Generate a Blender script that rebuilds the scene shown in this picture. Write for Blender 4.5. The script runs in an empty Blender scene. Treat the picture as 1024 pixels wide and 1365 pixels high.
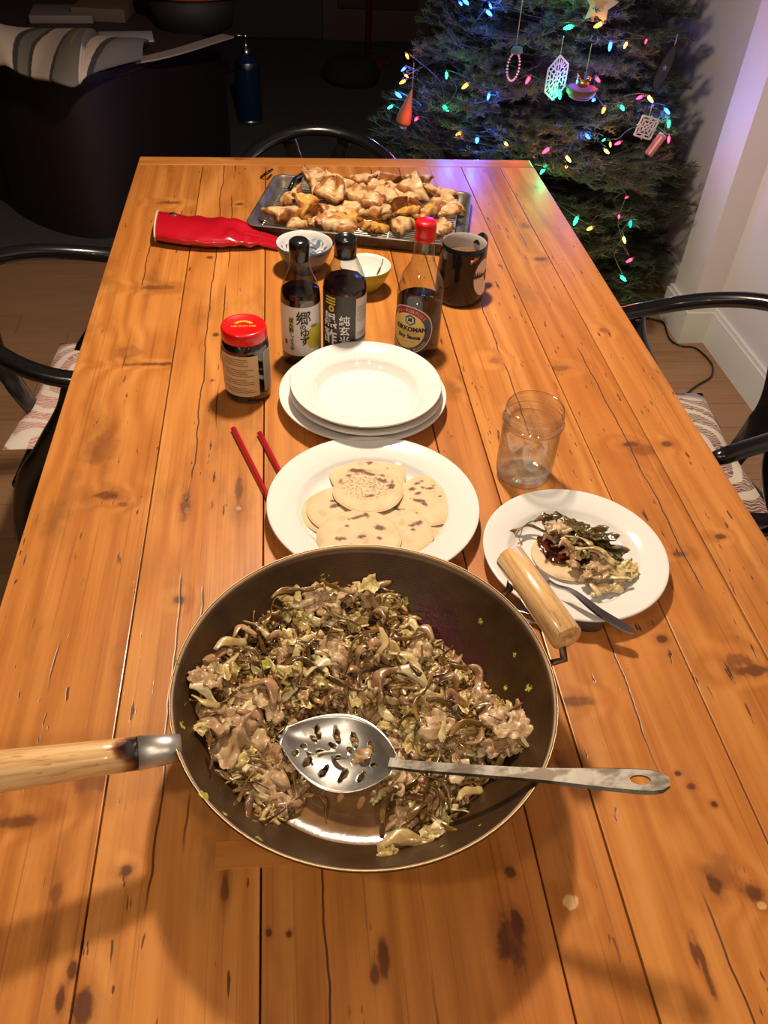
import bpy, bmesh, math, random
from mathutils import Vector, Matrix, noise
R = math.radians
PI = math.pi
rnd = random.Random(7)
sc = bpy.context.scene
COL = sc.collection

# ------------------------------------------------------------------ camera
F_PX, CX, CY, CAM_H = 1104.0, 512.0, 682.5, 1.5
RX = Vector((0.99376844, -0.10171872, 0.04558069))      # camera right, in world axes
DN = Vector((-0.0355335, -0.67669369, -0.7354067))      # camera down
FW = Vector((0.10564879, 0.72920433, -0.67609125))      # camera forward
cam_d = bpy.data.cameras.new('camera'); cam = bpy.data.objects.new('camera', cam_d); COL.objects.link(cam)
cam_d.sensor_fit = 'VERTICAL'; cam_d.sensor_height = 36.0; cam_d.lens = 36.0 * F_PX / 1365.0
cam_d.clip_start = 0.02
U_, B_ = -DN, -FW
cam.matrix_world = Matrix(((RX.x, U_.x, B_.x, 0), (RX.y, U_.y, B_.y, 0), (RX.z, U_.z, B_.z, CAM_H), (0, 0, 0, 1)))
sc.camera = cam

# ------------------------------------------------------------------ world, lights, exposure
sc.view_settings.view_transform = 'Standard'
sc.view_settings.look = 'None'
sc.view_settings.exposure = 0.38
sc.view_settings.gamma = 1.0
sc.view_settings.use_curve_mapping = False
sc.cycles.transparent_max_bounces = 40
w = bpy.data.worlds.new('night'); sc.world = w; w.use_nodes = True
w.node_tree.nodes['Background'].inputs[0].default_value = (0.6, 0.7, 1.0, 1)
w.node_tree.nodes['Background'].inputs[1].default_value = 0.0015

def lamp(name, kind, loc, energy, color, **kw):
    d = bpy.data.lights.new(name, kind); d.energy = energy; d.color = color
    for k, v in kw.items(): setattr(d, k, v)
    o = bpy.data.objects.new(name, d); COL.objects.link(o); o.location = loc
    return o
WARM = (1.0, 0.83, 0.62)
lamp('pendant_bulb', 'SPOT', (0.12, 1.36, 1.86), 34, WARM, spot_size=R(170), spot_blend=0.25, shadow_soft_size=0.036)
lamp('pendant_bulb', 'SPOT', (0.14, 1.42, 1.86), 34, WARM, spot_size=R(170), spot_blend=0.25, shadow_soft_size=0.036)
for lx, ly in ((-1.0, -0.2), (-0.3, -0.9), (0.7, -0.8), (-1.2, -1.3)):
    lamp('recessed_downlight', 'AREA', (lx, ly, 2.55), 6.0, WARM, shape='DISK', size=0.14, spread=R(150))

# ------------------------------------------------------------------ helpers
def at(px, py, z):
    """point of the photograph's pixel on the horizontal plane z"""
    d = RX * (px - CX) + DN * (py - CY) + FW * F_PX
    t = (z - CAM_H) / d.z
    return Vector((d.x * t, d.y * t, z))
def ray(px, py):
    return (RX * (px - CX) + DN * (py - CY) + FW * F_PX).normalized()
T = 0.75                                                  # table top

def nz(x, y=0.0, z=0.0): return noise.noise(Vector((x, y, z)))
def sstep(a, b, x):
    t = min(1, max(0, (x - a) / (b - a))); return t * t * (3 - 2 * t)
def lerp(a, b, t): return a + (b - a) * t

def mesh(name, v, f, mat=None, smooth=True, cols=None, mi=None):
    me = bpy.data.meshes.new(name); me.from_pydata([tuple(p) for p in v], [], f)
    mats = mat if isinstance(mat, (list, tuple)) else [mat]
    for m in mats:
        if m: me.materials.append(m)
    if smooth: me.polygons.foreach_set('use_smooth', [True] * len(me.polygons))
    if mi: me.polygons.foreach_set('material_index', mi)
    if cols:
        ca = me.color_attributes.new('Col', 'FLOAT_COLOR', 'POINT')
        flat = []
        for c in cols: flat += [c[0], c[1], c[2], 1.0]
        ca.data.foreach_set('color', flat)
    me.update()
    return me
def link(name, me, parent=None, loc=None, rot=None):
    o = bpy.data.objects.new(name, me); COL.objects.link(o)
    if parent: o.parent = parent
    if loc is not None: o.location = loc
    if rot is not None: o.rotation_euler = rot
    return o
def obj(name, v, f, mat, parent=None, smooth=True, loc=None, rot=None, **k):
    return link(name, mesh(name, v, f, mat, smooth, **k), parent, loc, rot)
def tag(o, label=None, cat=None, group=None, kind=None):
    if label: o['label'] = label
    if cat: o['category'] = cat
    if group: o['group'] = group
    if kind: o['kind'] = kind
    return o
def thing(name, label, cat, loc=(0, 0, 0), rz=0.0, group=None):
    o = bpy.data.objects.new(name, None); COL.objects.link(o); o.empty_display_size = 0.05
    o.location = loc; o.rotation_euler = (0, 0, rz)
    return tag(o, label, cat, group)
def children(o): return [c for c in COL.objects if c.parent == o]
def copy_tree(o, parent=None):
    c = o.copy(); COL.objects.link(c)
    if parent: c.parent = parent
    for ch in children(o): copy_tree(ch, c)
    return c

def box(x0, x1, y0, y1, z0, z1):
    v = [(x0, y0, z0), (x1, y0, z0), (x1, y1, z0), (x0, y1, z0), (x0, y0, z1), (x1, y0, z1), (x1, y1, z1), (x0, y1, z1)]
    return v, [(3, 2, 1, 0), (4, 5, 6, 7), (0, 1, 5, 4), (1, 2, 6, 5), (2, 3, 7, 6), (3, 0, 4, 7)]
def bevbox(x0, x1, y0, y1, z0, z1, b):
    bm = bmesh.new(); v, f = box(x0, x1, y0, y1, z0, z1)
    vs = [bm.verts.new(p) for p in v]
    for q in f: bm.faces.new([vs[i] for i in q])
    bmesh.ops.bevel(bm, geom=bm.edges[:], offset=b, segments=2, profile=0.6, affect='EDGES')
    bm.verts.index_update()
    out = ([v.co.copy() for v in bm.verts], [tuple(x.index for x in fc.verts) for fc in bm.faces]); bm.free()
    return out
def lathe(prof, seg=48, cx=0, cy=0, z=0):
    v, f, ring = [], [], []
    for r, h in prof:
        if r < 1e-6:
            ring.append([len(v)]); v.append((cx, cy, z + h))
        else:
            ring.append(list(range(len(v), len(v) + seg)))
            for k in range(seg):
                a = 2 * PI * k / seg; v.append((cx + r * math.cos(a), cy + r * math.sin(a), z + h))
    for a, b in zip(ring, ring[1:]):
        for k in range(seg):
            k2 = (k + 1) % seg
            if len(a) == 1 and len(b) == 1: continue
            if len(a) == 1: f.append((a[0], b[k2], b[k]))
            elif len(b) == 1: f.append((a[k], a[k2], b[0]))
            else: f.append((a[k], a[k2], b[k2], b[k]))
    return v, f
def smooth_path(pts, n):
    """Catmull-Rom through pts, n samples"""
    P = [Vector(p) for p in pts]; out = []
    for i in range(n):
        t = i / (n - 1) * (len(P) - 1); k = min(int(t), len(P) - 2); u = t - k
        p0, p1, p2, p3 = P[max(k - 1, 0)], P[k], P[k + 1], P[min(k + 2, len(P) - 1)]
        out.append(0.5 * ((2 * p1) + (p2 - p0) * u + (2 * p0 - 5 * p1 + 4 * p2 - p3) * u * u + (3 * p1 - p0 - 3 * p2 + p3) * u ** 3))
    return out
def tube(path, rad, seg=10, flat=1.0, up=Vector((0, 0, 1)), caps=True):
    """sweep an ellipse; rad is number or list; flat = vertical / horizontal radius"""
    P = [Vector(p) for p in path]; n = len(P)
    rr = rad if isinstance(rad, (list, tuple)) else [rad] * n
    v, f = [], []
    prev = None
    for i, p in enumerate(P):
        t = (P[min(i + 1, n - 1)] - P[max(i - 1, 0)])
        t = t.normalized() if t.length > 1e-9 else Vector((0, 0, 1))
        s = t.cross(up)
        if s.length < 1e-3: s = prev if prev else t.cross(Vector((0, 1, 0)))
        s.normalize(); prev = s
        u = s.cross(t).normalized()
        for k in range(seg):
            a = 2 * PI * k / seg
            v.append(p + s * (rr[i] * math.cos(a)) + u * (rr[i] * flat * math.sin(a)))
    for i in range(n - 1):
        for k in range(seg):
            k2 = (k + 1) % seg
            f.append((i * seg + k, i * seg + k2, (i + 1) * seg + k2, (i + 1) * seg + k))
    if caps:
        f.append(tuple(range(seg))[::-1]); f.append(tuple(range((n - 1) * seg, n * seg)))
    return v, f
def join(*parts):
    v, f = [], []
    for a, b in parts:
        k = len(v); v += list(a); f += [tuple(i + k for i in q) for q in b]
    return v, f
def xf(part, m):
    return [m @ Vector(p) for p in part[0]], part[1]
def disc_patch(R_, a0, a1, z0, z1, n=24, m=1, cx=0, cy=0):
    """patch of a cylinder, angles measured from the camera-facing side (-y), positive to the right"""
    v, f = [], []
    for j in range(m + 1):
        for i in range(n + 1):
            a = lerp(a0, a1, i / n); v.append((cx + R_ * math.sin(a), cy - R_ * math.cos(a), lerp(z0, z1, j / m)))
    for j in range(m):
        for i in range(n):
            a = j * (n + 1) + i; f.append((a, a + 1, a + n + 2, a + n + 1))
    return v, f
def text2d(s, size, align='CENTER', vertical=False, gap=1.0, bold=0.0):
    """triangles of a string, centred on the origin, in its own plane"""
    if vertical:
        parts = []
        for i, ch in enumerate(s):
            v, f = text2d(ch, size, bold=bold)
            parts.append(([(p[0], p[1] - (i - (len(s) - 1) / 2) * size * gap) for p in v], f))
        return join(*parts)
    cu = bpy.data.curves.new('lettering', 'FONT'); cu.body = s; cu.size = size; cu.offset = bold
    cu.resolution_u = 3
    cu.align_x = 'CENTER'
    o = bpy.data.objects.new('lettering', cu); COL.objects.link(o)
    dg = bpy.context.evaluated_depsgraph_get(); ev = o.evaluated_get(dg); me = ev.to_mesh()
    v = [(p.co.x, p.co.y) for p in me.vertices]; f = [tuple(p.vertices) for p in me.polygons]
    ev.to_mesh_clear(); bpy.data.objects.remove(o); bpy.data.curves.remove(cu)
    if v:
        ym = (min(p[1] for p in v) + max(p[1] for p in v)) / 2
        v = [(p[0], p[1] - ym) for p in v]
    return v, f
def wrap(part, R_, a0, z0, tilt=0.0):
    """wrap a flat drawing (u,v) round a cylinder of radius R_"""
    c, s = math.cos(tilt), math.sin(tilt); out = []
    for p in part[0]:
        u, v = p[0] * c - p[1] * s, p[0] * s + p[1] * c
        a = a0 + u / R_; out.append((R_ * math.sin(a), -R_ * math.cos(a), z0 + v))
    return out, part[1]
def fan(pts):
    """a grid-like fill of a star-shaped outline from its centre, several rings so that it can be wrapped"""
    n = len(pts); cx = sum(p[0] for p in pts) / n; cy = sum(p[1] for p in pts) / n
    v, f = [(cx, cy)], []
    rings = 6
    for r in range(1, rings + 1):
        for p in pts: v.append((lerp(cx, p[0], r / rings), lerp(cy, p[1], r / rings)))
    for k in range(n): f.append((0, 1 + k, 1 + (k + 1) % n))
    for r in range(rings - 1):
        for k in range(n):
            a = 1 + r * n + k; b = 1 + r * n + (k + 1) % n
            f.append((a, a + n, b + n, b))
    return v, f
def circ(r, n=40, cx=0, cy=0, ry=None):
    return [(cx + r * math.cos(2 * PI * k / n), cy + (ry or r) * math.sin(2 * PI * k / n)) for k in range(n)]
def ring_strip(r0, r1, a0, a1, n=24, cx=0, cy=0):
    v, f = [], []
    for i in range(n + 1):
        a = lerp(a0, a1, i / n)
        v += [(cx + r0 * math.cos(a), cy + r0 * math.sin(a)), (cx + r1 * math.cos(a), cy + r1 * math.sin(a))]
    for i in range(n): f.append((2 * i, 2 * i + 1, 2 * i + 3, 2 * i + 2))
    return v, f
def rect2(x0, x1, y0, y1, n=6):
    v, f = [], []
    for i in range(n + 1): v += [(lerp(x0, x1, i / n), y0), (lerp(x0, x1, i / n), y1)]
    for i in range(n): f.append((2 * i, 2 * i + 2, 2 * i + 3, 2 * i + 1))
    return v, f
def boolean_cut(v, f, cv, cf):
    """v,f minus cv,cf as plain lists"""
    a = bpy.data.objects.new('cut_a', mesh('cut_a', v, f)); b = bpy.data.objects.new('cut_b', mesh('cut_b', cv, cf))
    for o in (a, b):
        bm = bmesh.new(); bm.from_mesh(o.data); bmesh.ops.recalc_face_normals(bm, faces=bm.faces[:]); bm.to_mesh(o.data); bm.free()
    COL.objects.link(a); COL.objects.link(b)
    md = a.modifiers.new('b', 'BOOLEAN'); md.operation = 'DIFFERENCE'; md.object = b; md.solver = 'EXACT'
    dg = bpy.context.evaluated_depsgraph_get(); ev = a.evaluated_get(dg); me = ev.to_mesh()
    out = ([p.co.copy() for p in me.vertices], [tuple(p.vertices) for p in me.polygons])
    ev.to_mesh_clear()
    for o in (a, b):
        d = o.data; bpy.data.objects.remove(o); bpy.data.meshes.remove(d)
    return out

# ------------------------------------------------------------------ materials
def srgb(r, g, b):
    return tuple(((c / 255.0) / 12.92 if c / 255.0 <= 0.04045 else ((c / 255.0 + 0.055) / 1.055) ** 2.4) for c in (r, g, b))
class NT:
    def __init__(s, name):
        s.m = bpy.data.materials.new(name); s.m.use_nodes = True; s.t = s.m.node_tree; s.t.nodes.clear()
        s.out = s.n('ShaderNodeOutputMaterial')
    def n(s, t, **kw):
        o = s.t.nodes.new(t)
        for k, v in kw.items(): setattr(o, k, v)
        return o
    def set(s, sock, val):
        if hasattr(val, 'is_output') or isinstance(val, bpy.types.NodeSocket): s.t.links.new(val, sock)
        elif isinstance(val, (tuple, list)) and len(val) == 3 and sock.type == 'RGBA': sock.default_value = (*val, 1)
        else: sock.default_value = val
    def math(s, op, a, b=None, c=None, clamp=False):
        o = s.n('ShaderNodeMath', operation=op, use_clamp=clamp); s.set(o.inputs[0], a)
        if b is not None: s.set(o.inputs[1], b)
        if c is not None: s.set(o.inputs[2], c)
        return o.outputs[0]
    def vm(s, op, a, b=None):
        o = s.n('ShaderNodeVectorMath', operation=op); s.set(o.inputs[0], a)
        if b is not None: s.set(o.inputs[1], b)
        return o.outputs['Value'] if op in ('LENGTH', 'DOT_PRODUCT', 'DISTANCE') else o.outputs[0]
    def coord(s, which='Object'): return s.n('ShaderNodeTexCoord').outputs[which]
    def noise(s, vec, scale=5.0, detail=3.0, rough=0.5, dist=0.0):
        o = s.n('ShaderNodeTexNoise'); s.set(o.inputs['Vector'], vec); o.inputs['Scale'].default_value = scale
        o.inputs['Detail'].default_value = detail; o.inputs['Roughness'].default_value = rough; o.inputs['Distortion'].default_value = dist
        return o.outputs[0]
    def scale(s, vec, sv): return s.vm('MULTIPLY', vec, sv)
    def range(s, v, a, b, c=0.0, d=1.0, smooth=True):
        o = s.n('ShaderNodeMapRange', interpolation_type='SMOOTHSTEP' if smooth else 'LINEAR')
        s.set(o.inputs[0], v)
        for i, x in enumerate((a, b, c, d)): s.set(o.inputs[i + 1], x)
        return o.outputs[0]
    def mix(s, fac, a, b, mode='MIX'):
        o = s.n('ShaderNodeMix', data_type='RGBA', blend_type=mode); s.set(o.inputs[0], fac); s.set(o.inputs[6], a); s.set(o.inputs[7], b)
        return o.outputs[2]
    def ramp(s, v, stops):
        o = s.n('ShaderNodeValToRGB'); s.set(o.inputs[0], v); e = o.color_ramp.elements
        while len(e) < len(stops): e.new(0.5)
        for i, (p, c) in enumerate(stops): e[i].position = p; e[i].color = (*c, 1)
        return o.outputs[0]
    def bump(s, h, strength=0.3, dist=0.002):
        o = s.n('ShaderNodeBump'); o.inputs['Strength'].default_value = strength; o.inputs['Distance'].default_value = dist
        s.set(o.inputs['Height'], h); return o.outputs[0]
    def pbr(s, color, rough=0.5, metal=0.0, normal=None, **kw):
        o = s.n('ShaderNodeBsdfPrincipled'); s.set(o.inputs['Base Color'], color); s.set(o.inputs['Roughness'], rough)
        s.set(o.inputs['Metallic'], metal)
        if normal is not None: s.set(o.inputs['Normal'], normal)
        for k, v in kw.items(): s.set(o.inputs[k.replace('_', ' ')], v)
        s.t.links.new(o.outputs[0], s.out.inputs[0]); return s.m
def flat(name, c, rough=0.5, metal=0.0, **kw): return NT(name).pbr(c, rough, metal, **kw)
def emit(name, c, strength):
    n = NT(name); e = n.n('ShaderNodeEmission'); e.inputs[0].default_value = (*c, 1); e.inputs[1].default_value = strength
    n.t.links.new(e.outputs[0], n.out.inputs[0]); return n.m
def thin_glass(name, tint, rough=0.0, edge=0.5, power=3.0, dark=0.35, refl=0.045):
    n = NT(name); tr = n.n('ShaderNodeBsdfTransparent'); gl = n.n('ShaderNodeBsdfGlossy'); gl.inputs['Roughness'].default_value = rough
    lw = n.n('ShaderNodeLayerWeight'); lw.inputs[0].default_value = 0.5
    fc = n.math('POWER', lw.outputs['Facing'], power)
    n.set(tr.inputs[0], n.mix(n.math('MULTIPLY', fc, edge), tint, tuple(c * dark for c in tint)))
    mx = n.n('ShaderNodeMixShader'); n.set(mx.inputs[0], n.math('MULTIPLY_ADD', n.math('POWER', lw.outputs['Facing'], 5.0), 0.5, refl))
    n.t.links.new(tr.outputs[0], mx.inputs[1]); n.t.links.new(gl.outputs[0], mx.inputs[2]); n.t.links.new(mx.outputs[0], n.out.inputs[0])
    return n.m

TX, TY = 0.139, 1.11           # the table's own origin; planks keep it as object coordinates
def plank_mat(name, seed, light, knots, cracks=(), worm=0.0, along='y', stain=0.4):
    n = NT(name); P = n.coord()
    if along == 'x': P = n.vm('ADD', n.scale(n.n('ShaderNodeVectorRotate', rotation_type='Z_AXIS').outputs[0], (1, 1, 1)), (0, 0, 0)) if False else P
    sx, sy = (1.0, 1.0)
    S = (lambda a, b: (b, a, 1.0)) if along == 'x' else (lambda a, b: (a, b, 1.0))
    Pw = n.vm('ADD', P, (seed * 3.17, seed * 1.73, 0))
    big = n.noise(n.scale(Pw, S(7.0, 1.3)), 1.0, 3, 0.55)
    sep = n.n('ShaderNodeSeparateXYZ'); n.set(sep.inputs[0], P)
    across = sep.outputs['Y'] if along == 'x' else sep.outputs['X']
    alongc = sep.outputs['X'] if along == 'x' else sep.outputs['Y']
    ringn = n.noise(n.scale(Pw, S(9.0, 0.9)), 1.0, 2, 0.5)
    phase = n.math('MULTIPLY_ADD', ringn, 16.0, n.math('MULTIPLY', across, 55.0))
    masks = []
    for (kx, ky, rx, ry, st) in knots:
        d = n.vm('MULTIPLY', n.vm('SUBTRACT', P, (kx - TX, ky - TY, 0)), (1 / rx, 1 / ry, 0))
        r = n.vm('LENGTH', d)
        if rx > 0.007:
            infl = n.range(r, 3.4, 0.4, 0.0, 0.6)
            phase = n.math('ADD', phase, n.math('MULTIPLY', n.math('MULTIPLY', r, -1.9), infl))
        masks.append((r, st))
    fine = n.noise(n.scale(Pw, S(260.0, 5.0)), 1.0, 3, 0.6)
    mid = n.noise(n.scale(Pw, S(60.0, 2.0)), 1.0, 3, 0.6)
    ring = n.math('MULTIPLY_ADD', n.math('SINE', n.math('MULTIPLY', phase, 2.2)), 0.5, 0.5)
    g = n.math('ADD', n.math('MULTIPLY', ring, 0.22), n.math('ADD', n.math('MULTIPLY', fine, 0.22), n.math('MULTIPLY', mid, 0.55)))
    a, b, c = light
    col = n.ramp(g, [(0.25, a), (0.5, b), (0.75, c)])
    # old stains: grey brown clouds drawn out along the board
    cl = n.range(n.noise(n.scale(Pw, S(15.0, 5.0)), 1.0, 5, 0.62), 0.50, 0.74)
    col = n.mix(n.math('MULTIPLY', cl, stain), col, (0.19, 0.07, 0.018))
    col = n.mix(n.math('MULTIPLY', n.range(big, 0.45, 0.7), 0.45), col, (0.42, 0.125, 0.022))
    wob = n.noise(n.scale(P, (70, 50, 1)), 1.0, 3, 0.6)
    dark = None
    for r, st in masks:
        rr = n.math('ADD', r, n.math('MULTIPLY', n.math('SUBTRACT', wob, 0.5), 1.6))
        col = n.mix(n.range(rr, 1.9, 0.4, 0.0, 0.55 * abs(st)), col, (0.26, 0.075, 0.016))
        if st > 0:
            col = n.mix(n.range(rr, 1.0, 0.45, 0.0, 0.85 * st), col, (0.075, 0.022, 0.009))
        else:
            col = n.mix(n.range(rr, 0.8, 0.5, 0.0, 0.9), col, (0.66, 0.40, 0.17))
    gl_ = n.range(n.noise(n.scale(Pw, S(330.0, 2.6)), 1.0, 2, 0.5, 0.0), 0.60, 0.72)
    col = n.mix(n.math('MULTIPLY', gl_, 0.38), col, (0.16, 0.05, 0.012))
    hgt = n.math('ADD', n.math('MULTIPLY', fine, 0.5), n.math('MULTIPLY', mid, 0.5))
    for (x0, gate) in cracks:
        wv = n.noise(n.scale(Pw, S(3.0, 7.0)), 1.0, 3, 0.6)
        d = n.math('ABSOLUTE', n.math('ADD', n.math('SUBTRACT', across, x0 - (TX if along == 'y' else TY)), n.math('MULTIPLY', n.math('SUBTRACT', wv, 0.5), 0.018)))
        k = n.math('MULTIPLY', n.range(d, 0.0016, 0.0004), n.range(n.noise(n.scale(Pw, S(4, 5)), 1.0, 2), gate, gate + 0.08))
        col = n.mix(n.math('MULTIPLY', k, 0.9), col, (0.045, 0.014, 0.005))
        hgt = n.math('SUBTRACT', hgt, n.math('MULTIPLY', k, 1.5))
    # dents and worm marks: short dark ticks along the grain
    tick = n.noise(n.scale(Pw, S(150.0, 26.0)), 1.0, 2, 0.55)
    area = n.range(n.noise(n.scale(Pw, S(14.0, 4.0)), 1.0, 2), 0.50 - worm, 0.62 - worm)
    k = n.math('MULTIPLY', n.range(tick, 0.665, 0.71), area)
    col = n.mix(n.math('MULTIPLY', k, 0.85), col, (0.06, 0.02, 0.008))
    hgt = n.math('SUBTRACT', hgt, n.math('MULTIPLY', k, 1.2))
    rough = n.math('MULTIPLY_ADD', mid, 0.18, 0.26)
    return n.pbr(col, rough, 0.0, n.bump(hgt, 0.25, 0.0015), Coat_Weight=0.15, Coat_Roughness=0.15)

MAT = {}
MAT['chair'] = flat('black_lacquer', (0.006, 0.005, 0.005), 0.22, Coat_Weight=0.3)
MAT['porcelain'] = flat('white_porcelain', (0.76, 0.735, 0.70), 0.10, Coat_Weight=0.4, Coat_Roughness=0.04)
MAT['steel'] = flat('stainless_steel', (0.52, 0.50, 0.48), 0.24, 1.0)
MAT['red_plastic'] = flat('red_plastic', (0.62, 0.006, 0.008), 0.28)
MAT['black_plastic'] = flat('black_plastic', (0.008, 0.008, 0.008), 0.18)
MAT['glass'] = thin_glass('clear_glass', (0.93, 0.945, 0.93), 0.0, 0.75, 2.2, 0.3, 0.085)
MAT['soy'] = flat('dark_sauce', (0.010, 0.0035, 0.002), 0.06)
MAT['paper'] = flat('white_label_paper', (0.72, 0.66, 0.60), 0.45)
MAT['ink'] = flat('black_ink', (0.012, 0.010, 0.010), 0.5)
MAT['white_ink'] = flat('white_ink', (0.72, 0.68, 0.64), 0.5)
MAT['yellow_ink'] = flat('yellow_ink', (0.72, 0.48, 0.03), 0.5)

# food
def food(name, c1, c2, c3, scale=60.0, rough=0.28, coat=0.5):
    n = NT(name); P = n.coord(); oi = n.n('ShaderNodeObjectInfo').outputs['Random']
    Pv = n.vm('ADD', P, n.vm('MULTIPLY', n.n('ShaderNodeCombineXYZ').outputs[0], (0, 0, 0)))
    v = n.noise(P, scale, 4, 0.6)
    v = n.math('ADD', v, n.math('MULTIPLY', n.math('SUBTRACT', oi, 0.5), 0.35))
    col = n.ramp(v, [(0.3, c1), (0.5, c2), (0.7, c3)])
    return n.pbr(col, rough, 0.0, n.bump(n.noise(P, scale * 5, 3, 0.6), 0.35, 0.001), Coat_Weight=coat, Coat_Roughness=0.1, Subsurface_Weight=0.0)
MAT['pork'] = food('cooked_pork', (0.32, 0.18, 0.080), (0.46, 0.29, 0.145), (0.56, 0.39, 0.220), 130, 0.40, 0.25)
MAT['cabbage'] = food('cooked_cabbage', (0.36, 0.235, 0.08), (0.55, 0.41, 0.18), (0.70, 0.58, 0.33), 70)
MAT['cabbage_leaf'] = food('cabbage_leaf', (0.33, 0.215, 0.055), (0.52, 0.38, 0.13), (0.64, 0.51, 0.23), 80, 0.34, 0.3)
MAT['mushroom'] = food('sliced_mushroom', (0.17, 0.075, 0.03), (0.32, 0.165, 0.075), (0.46, 0.27, 0.14), 60)
MAT['brown_strip'] = food('brown_mushroom_strip', (0.065, 0.030, 0.007), (0.15, 0.075, 0.018), (0.27, 0.15, 0.040), 60, 0.2, 0.6)
MAT['leek'] = food('green_leek', (0.16, 0.17, 0.015), (0.34, 0.34, 0.03), (0.50, 0.48, 0.10), 60)

def attr_mat(name, rough, bumpscale=0, coat=0.0, bs=0.3, dist=0.001):
    n = NT(name); a = n.n('ShaderNodeVertexColor', layer_name='Col')
    nm = n.bump(n.noise(n.coord(), bumpscale, 3, 0.6), bs, dist) if bumpscale else None
    kw = dict(Coat_Weight=coat, Coat_Roughness=0.12)
    return n.pbr(a.outputs[0], rough, 0.0, nm, **kw)
MAT['shred'] = attr_mat('stir_fry_shreds', 0.3, 300, 0.5)
MAT['dough'] = attr_mat('baked_dough', 0.45, 120, 0.1)
MAT['bread'] = attr_mat('griddled_bread', 0.6, 90, 0.0, 0.4, 0.0012)

# ------------------------------------------------------------------ the room
def structure(name, v, f, m, **k): return tag(obj(name, v, f, m, smooth=False, **k), kind='structure')
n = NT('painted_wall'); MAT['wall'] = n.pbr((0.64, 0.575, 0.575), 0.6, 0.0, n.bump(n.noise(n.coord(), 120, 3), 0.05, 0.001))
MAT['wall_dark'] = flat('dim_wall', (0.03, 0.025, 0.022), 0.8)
MAT['trim'] = flat('white_trim', (0.68, 0.66, 0.62), 0.35)
n = NT('oak_floor_boards'); P = n.coord()
oi = n.n('ShaderNodeObjectInfo').outputs['Random']
Pf = n.vm('ADD', P, n.n('ShaderNodeCombineXYZ').outputs[0])
grain = n.noise(n.scale(P, (3, 60, 1)), 1.0, 4, 0.6)
MAT['floor'] = n.pbr(n.mix(n.math('MULTIPLY', oi, 0.6), n.ramp(grain, [(0.3, (0.22, 0.105, 0.042)), (0.7, (0.34, 0.18, 0.08))]), (0.36, 0.20, 0.10)), 0.38, 0.0, n.bump(grain, 0.1, 0.001))
floor = structure('floor', *box(-4.2, 2.6, -2.4, 6.6, -0.06, -0.008), flat('subfloor', (0.05, 0.03, 0.015), 0.8))
# oak boards run across the room; those the photograph shows are parts of the floor
x_cuts = {}
fr = random.Random(3)
cache = {}
y = 0.2; k = 0
while y < 3.15:
    wd = 0.125
    x = -2.2 + fr.uniform(-0.9, 0)
    while x < 1.46:
        ln = fr.choice((0.9, 1.2, 1.5)); x1 = min(x + ln, 1.475)
        key = round(x1 - x, 3)
        if key not in cache:
            v, f = bevbox(0, x1 - x - 0.0015, 0, wd - 0.0015, -0.012, 0, 0.0008); cache[key] = mesh('board', v, f, MAT['floor'], False)
        b = link('board', cache[key], floor, (x, y, 0)); x = x1
    y += wd
# walls: the right wall has a short stub standing out where the dining room meets the living room
poly = [(1.478, -2.4), (1.478, 2.46), (1.385, 2.46), (1.385, 2.625), (1.478, 2.625), (1.478, 6.6), (1.60, 6.6), (1.60, -2.4)]
def prism(poly, z0, z1):
    n_ = len(poly); v = [(x, y, z0) for x, y in poly] + [(x, y, z1) for x, y in poly]
    f = [tuple(range(n_)), tuple(range(n_, 2 * n_))[::-1]]
    for i in range(n_): f.append((i, i + n_, (i + 1) % n_ + n_, (i + 1) % n_))
    return v, f
structure('wall_right', *prism(poly, 0, 2.62), MAT['wall'])
bb = [(1.462, -2.4), (1.462, 2.444), (1.369, 2.444), (1.369, 2.641), (1.462, 2.641), (1.462, 6.6), (1.478, 6.6), (1.478, 2.625), (1.385, 2.625), (1.385, 2.46), (1.478, 2.46), (1.478, -2.4)]
bt = [(1.467, -2.4), (1.467, 2.449), (1.374, 2.449), (1.374, 2.636), (1.467, 2.636), (1.467, 6.6)] + bb[6:]
v1, f1 = prism(bb, 0, 0.118)
v2, f2 = prism(bt, 0.118, 0.132)
structure('baseboard_right', *join((v1, f1), (v2, f2)), MAT['trim'])
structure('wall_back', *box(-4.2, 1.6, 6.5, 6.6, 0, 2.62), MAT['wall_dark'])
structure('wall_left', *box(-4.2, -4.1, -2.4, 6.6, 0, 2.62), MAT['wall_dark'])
structure('wall_front', *box(-4.2, 1.6, -2.5, -2.4, 0, 2.62), MAT['wall'])
structure('ceiling', *box(-4.2, 1.6, -2.4, 6.6, 2.62, 2.7), flat('ceiling_paint', (0.55, 0.53, 0.50), 0.8))
# things in the dark room beyond
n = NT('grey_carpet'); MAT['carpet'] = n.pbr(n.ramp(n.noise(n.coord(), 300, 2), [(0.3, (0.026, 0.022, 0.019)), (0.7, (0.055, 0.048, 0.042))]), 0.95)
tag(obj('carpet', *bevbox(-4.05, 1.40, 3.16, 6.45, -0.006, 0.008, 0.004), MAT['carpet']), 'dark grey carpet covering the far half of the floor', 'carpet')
door = structure('door_1', *bevbox(0.30, 1.05, 6.44, 6.5, 0, 2.03, 0.006), flat('dark_brown_door', (0.04, 0.016, 0.007), 0.5))
obj('panel', *bevbox(0.40, 0.95, 6.425, 6.44, 1.15, 1.9, 0.01), door.data.materials[0], door)
obj('panel', *bevbox(0.40, 0.95, 6.425, 6.44, 0.2, 0.95, 0.01), door.data.materials[0], door)
obj('door_handle', *tube([(0.37, 6.44, 1.02), (0.37, 6.40, 1.02), (0.47, 6.395, 1.02)], 0.010, 8), MAT['steel'], door)

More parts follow.
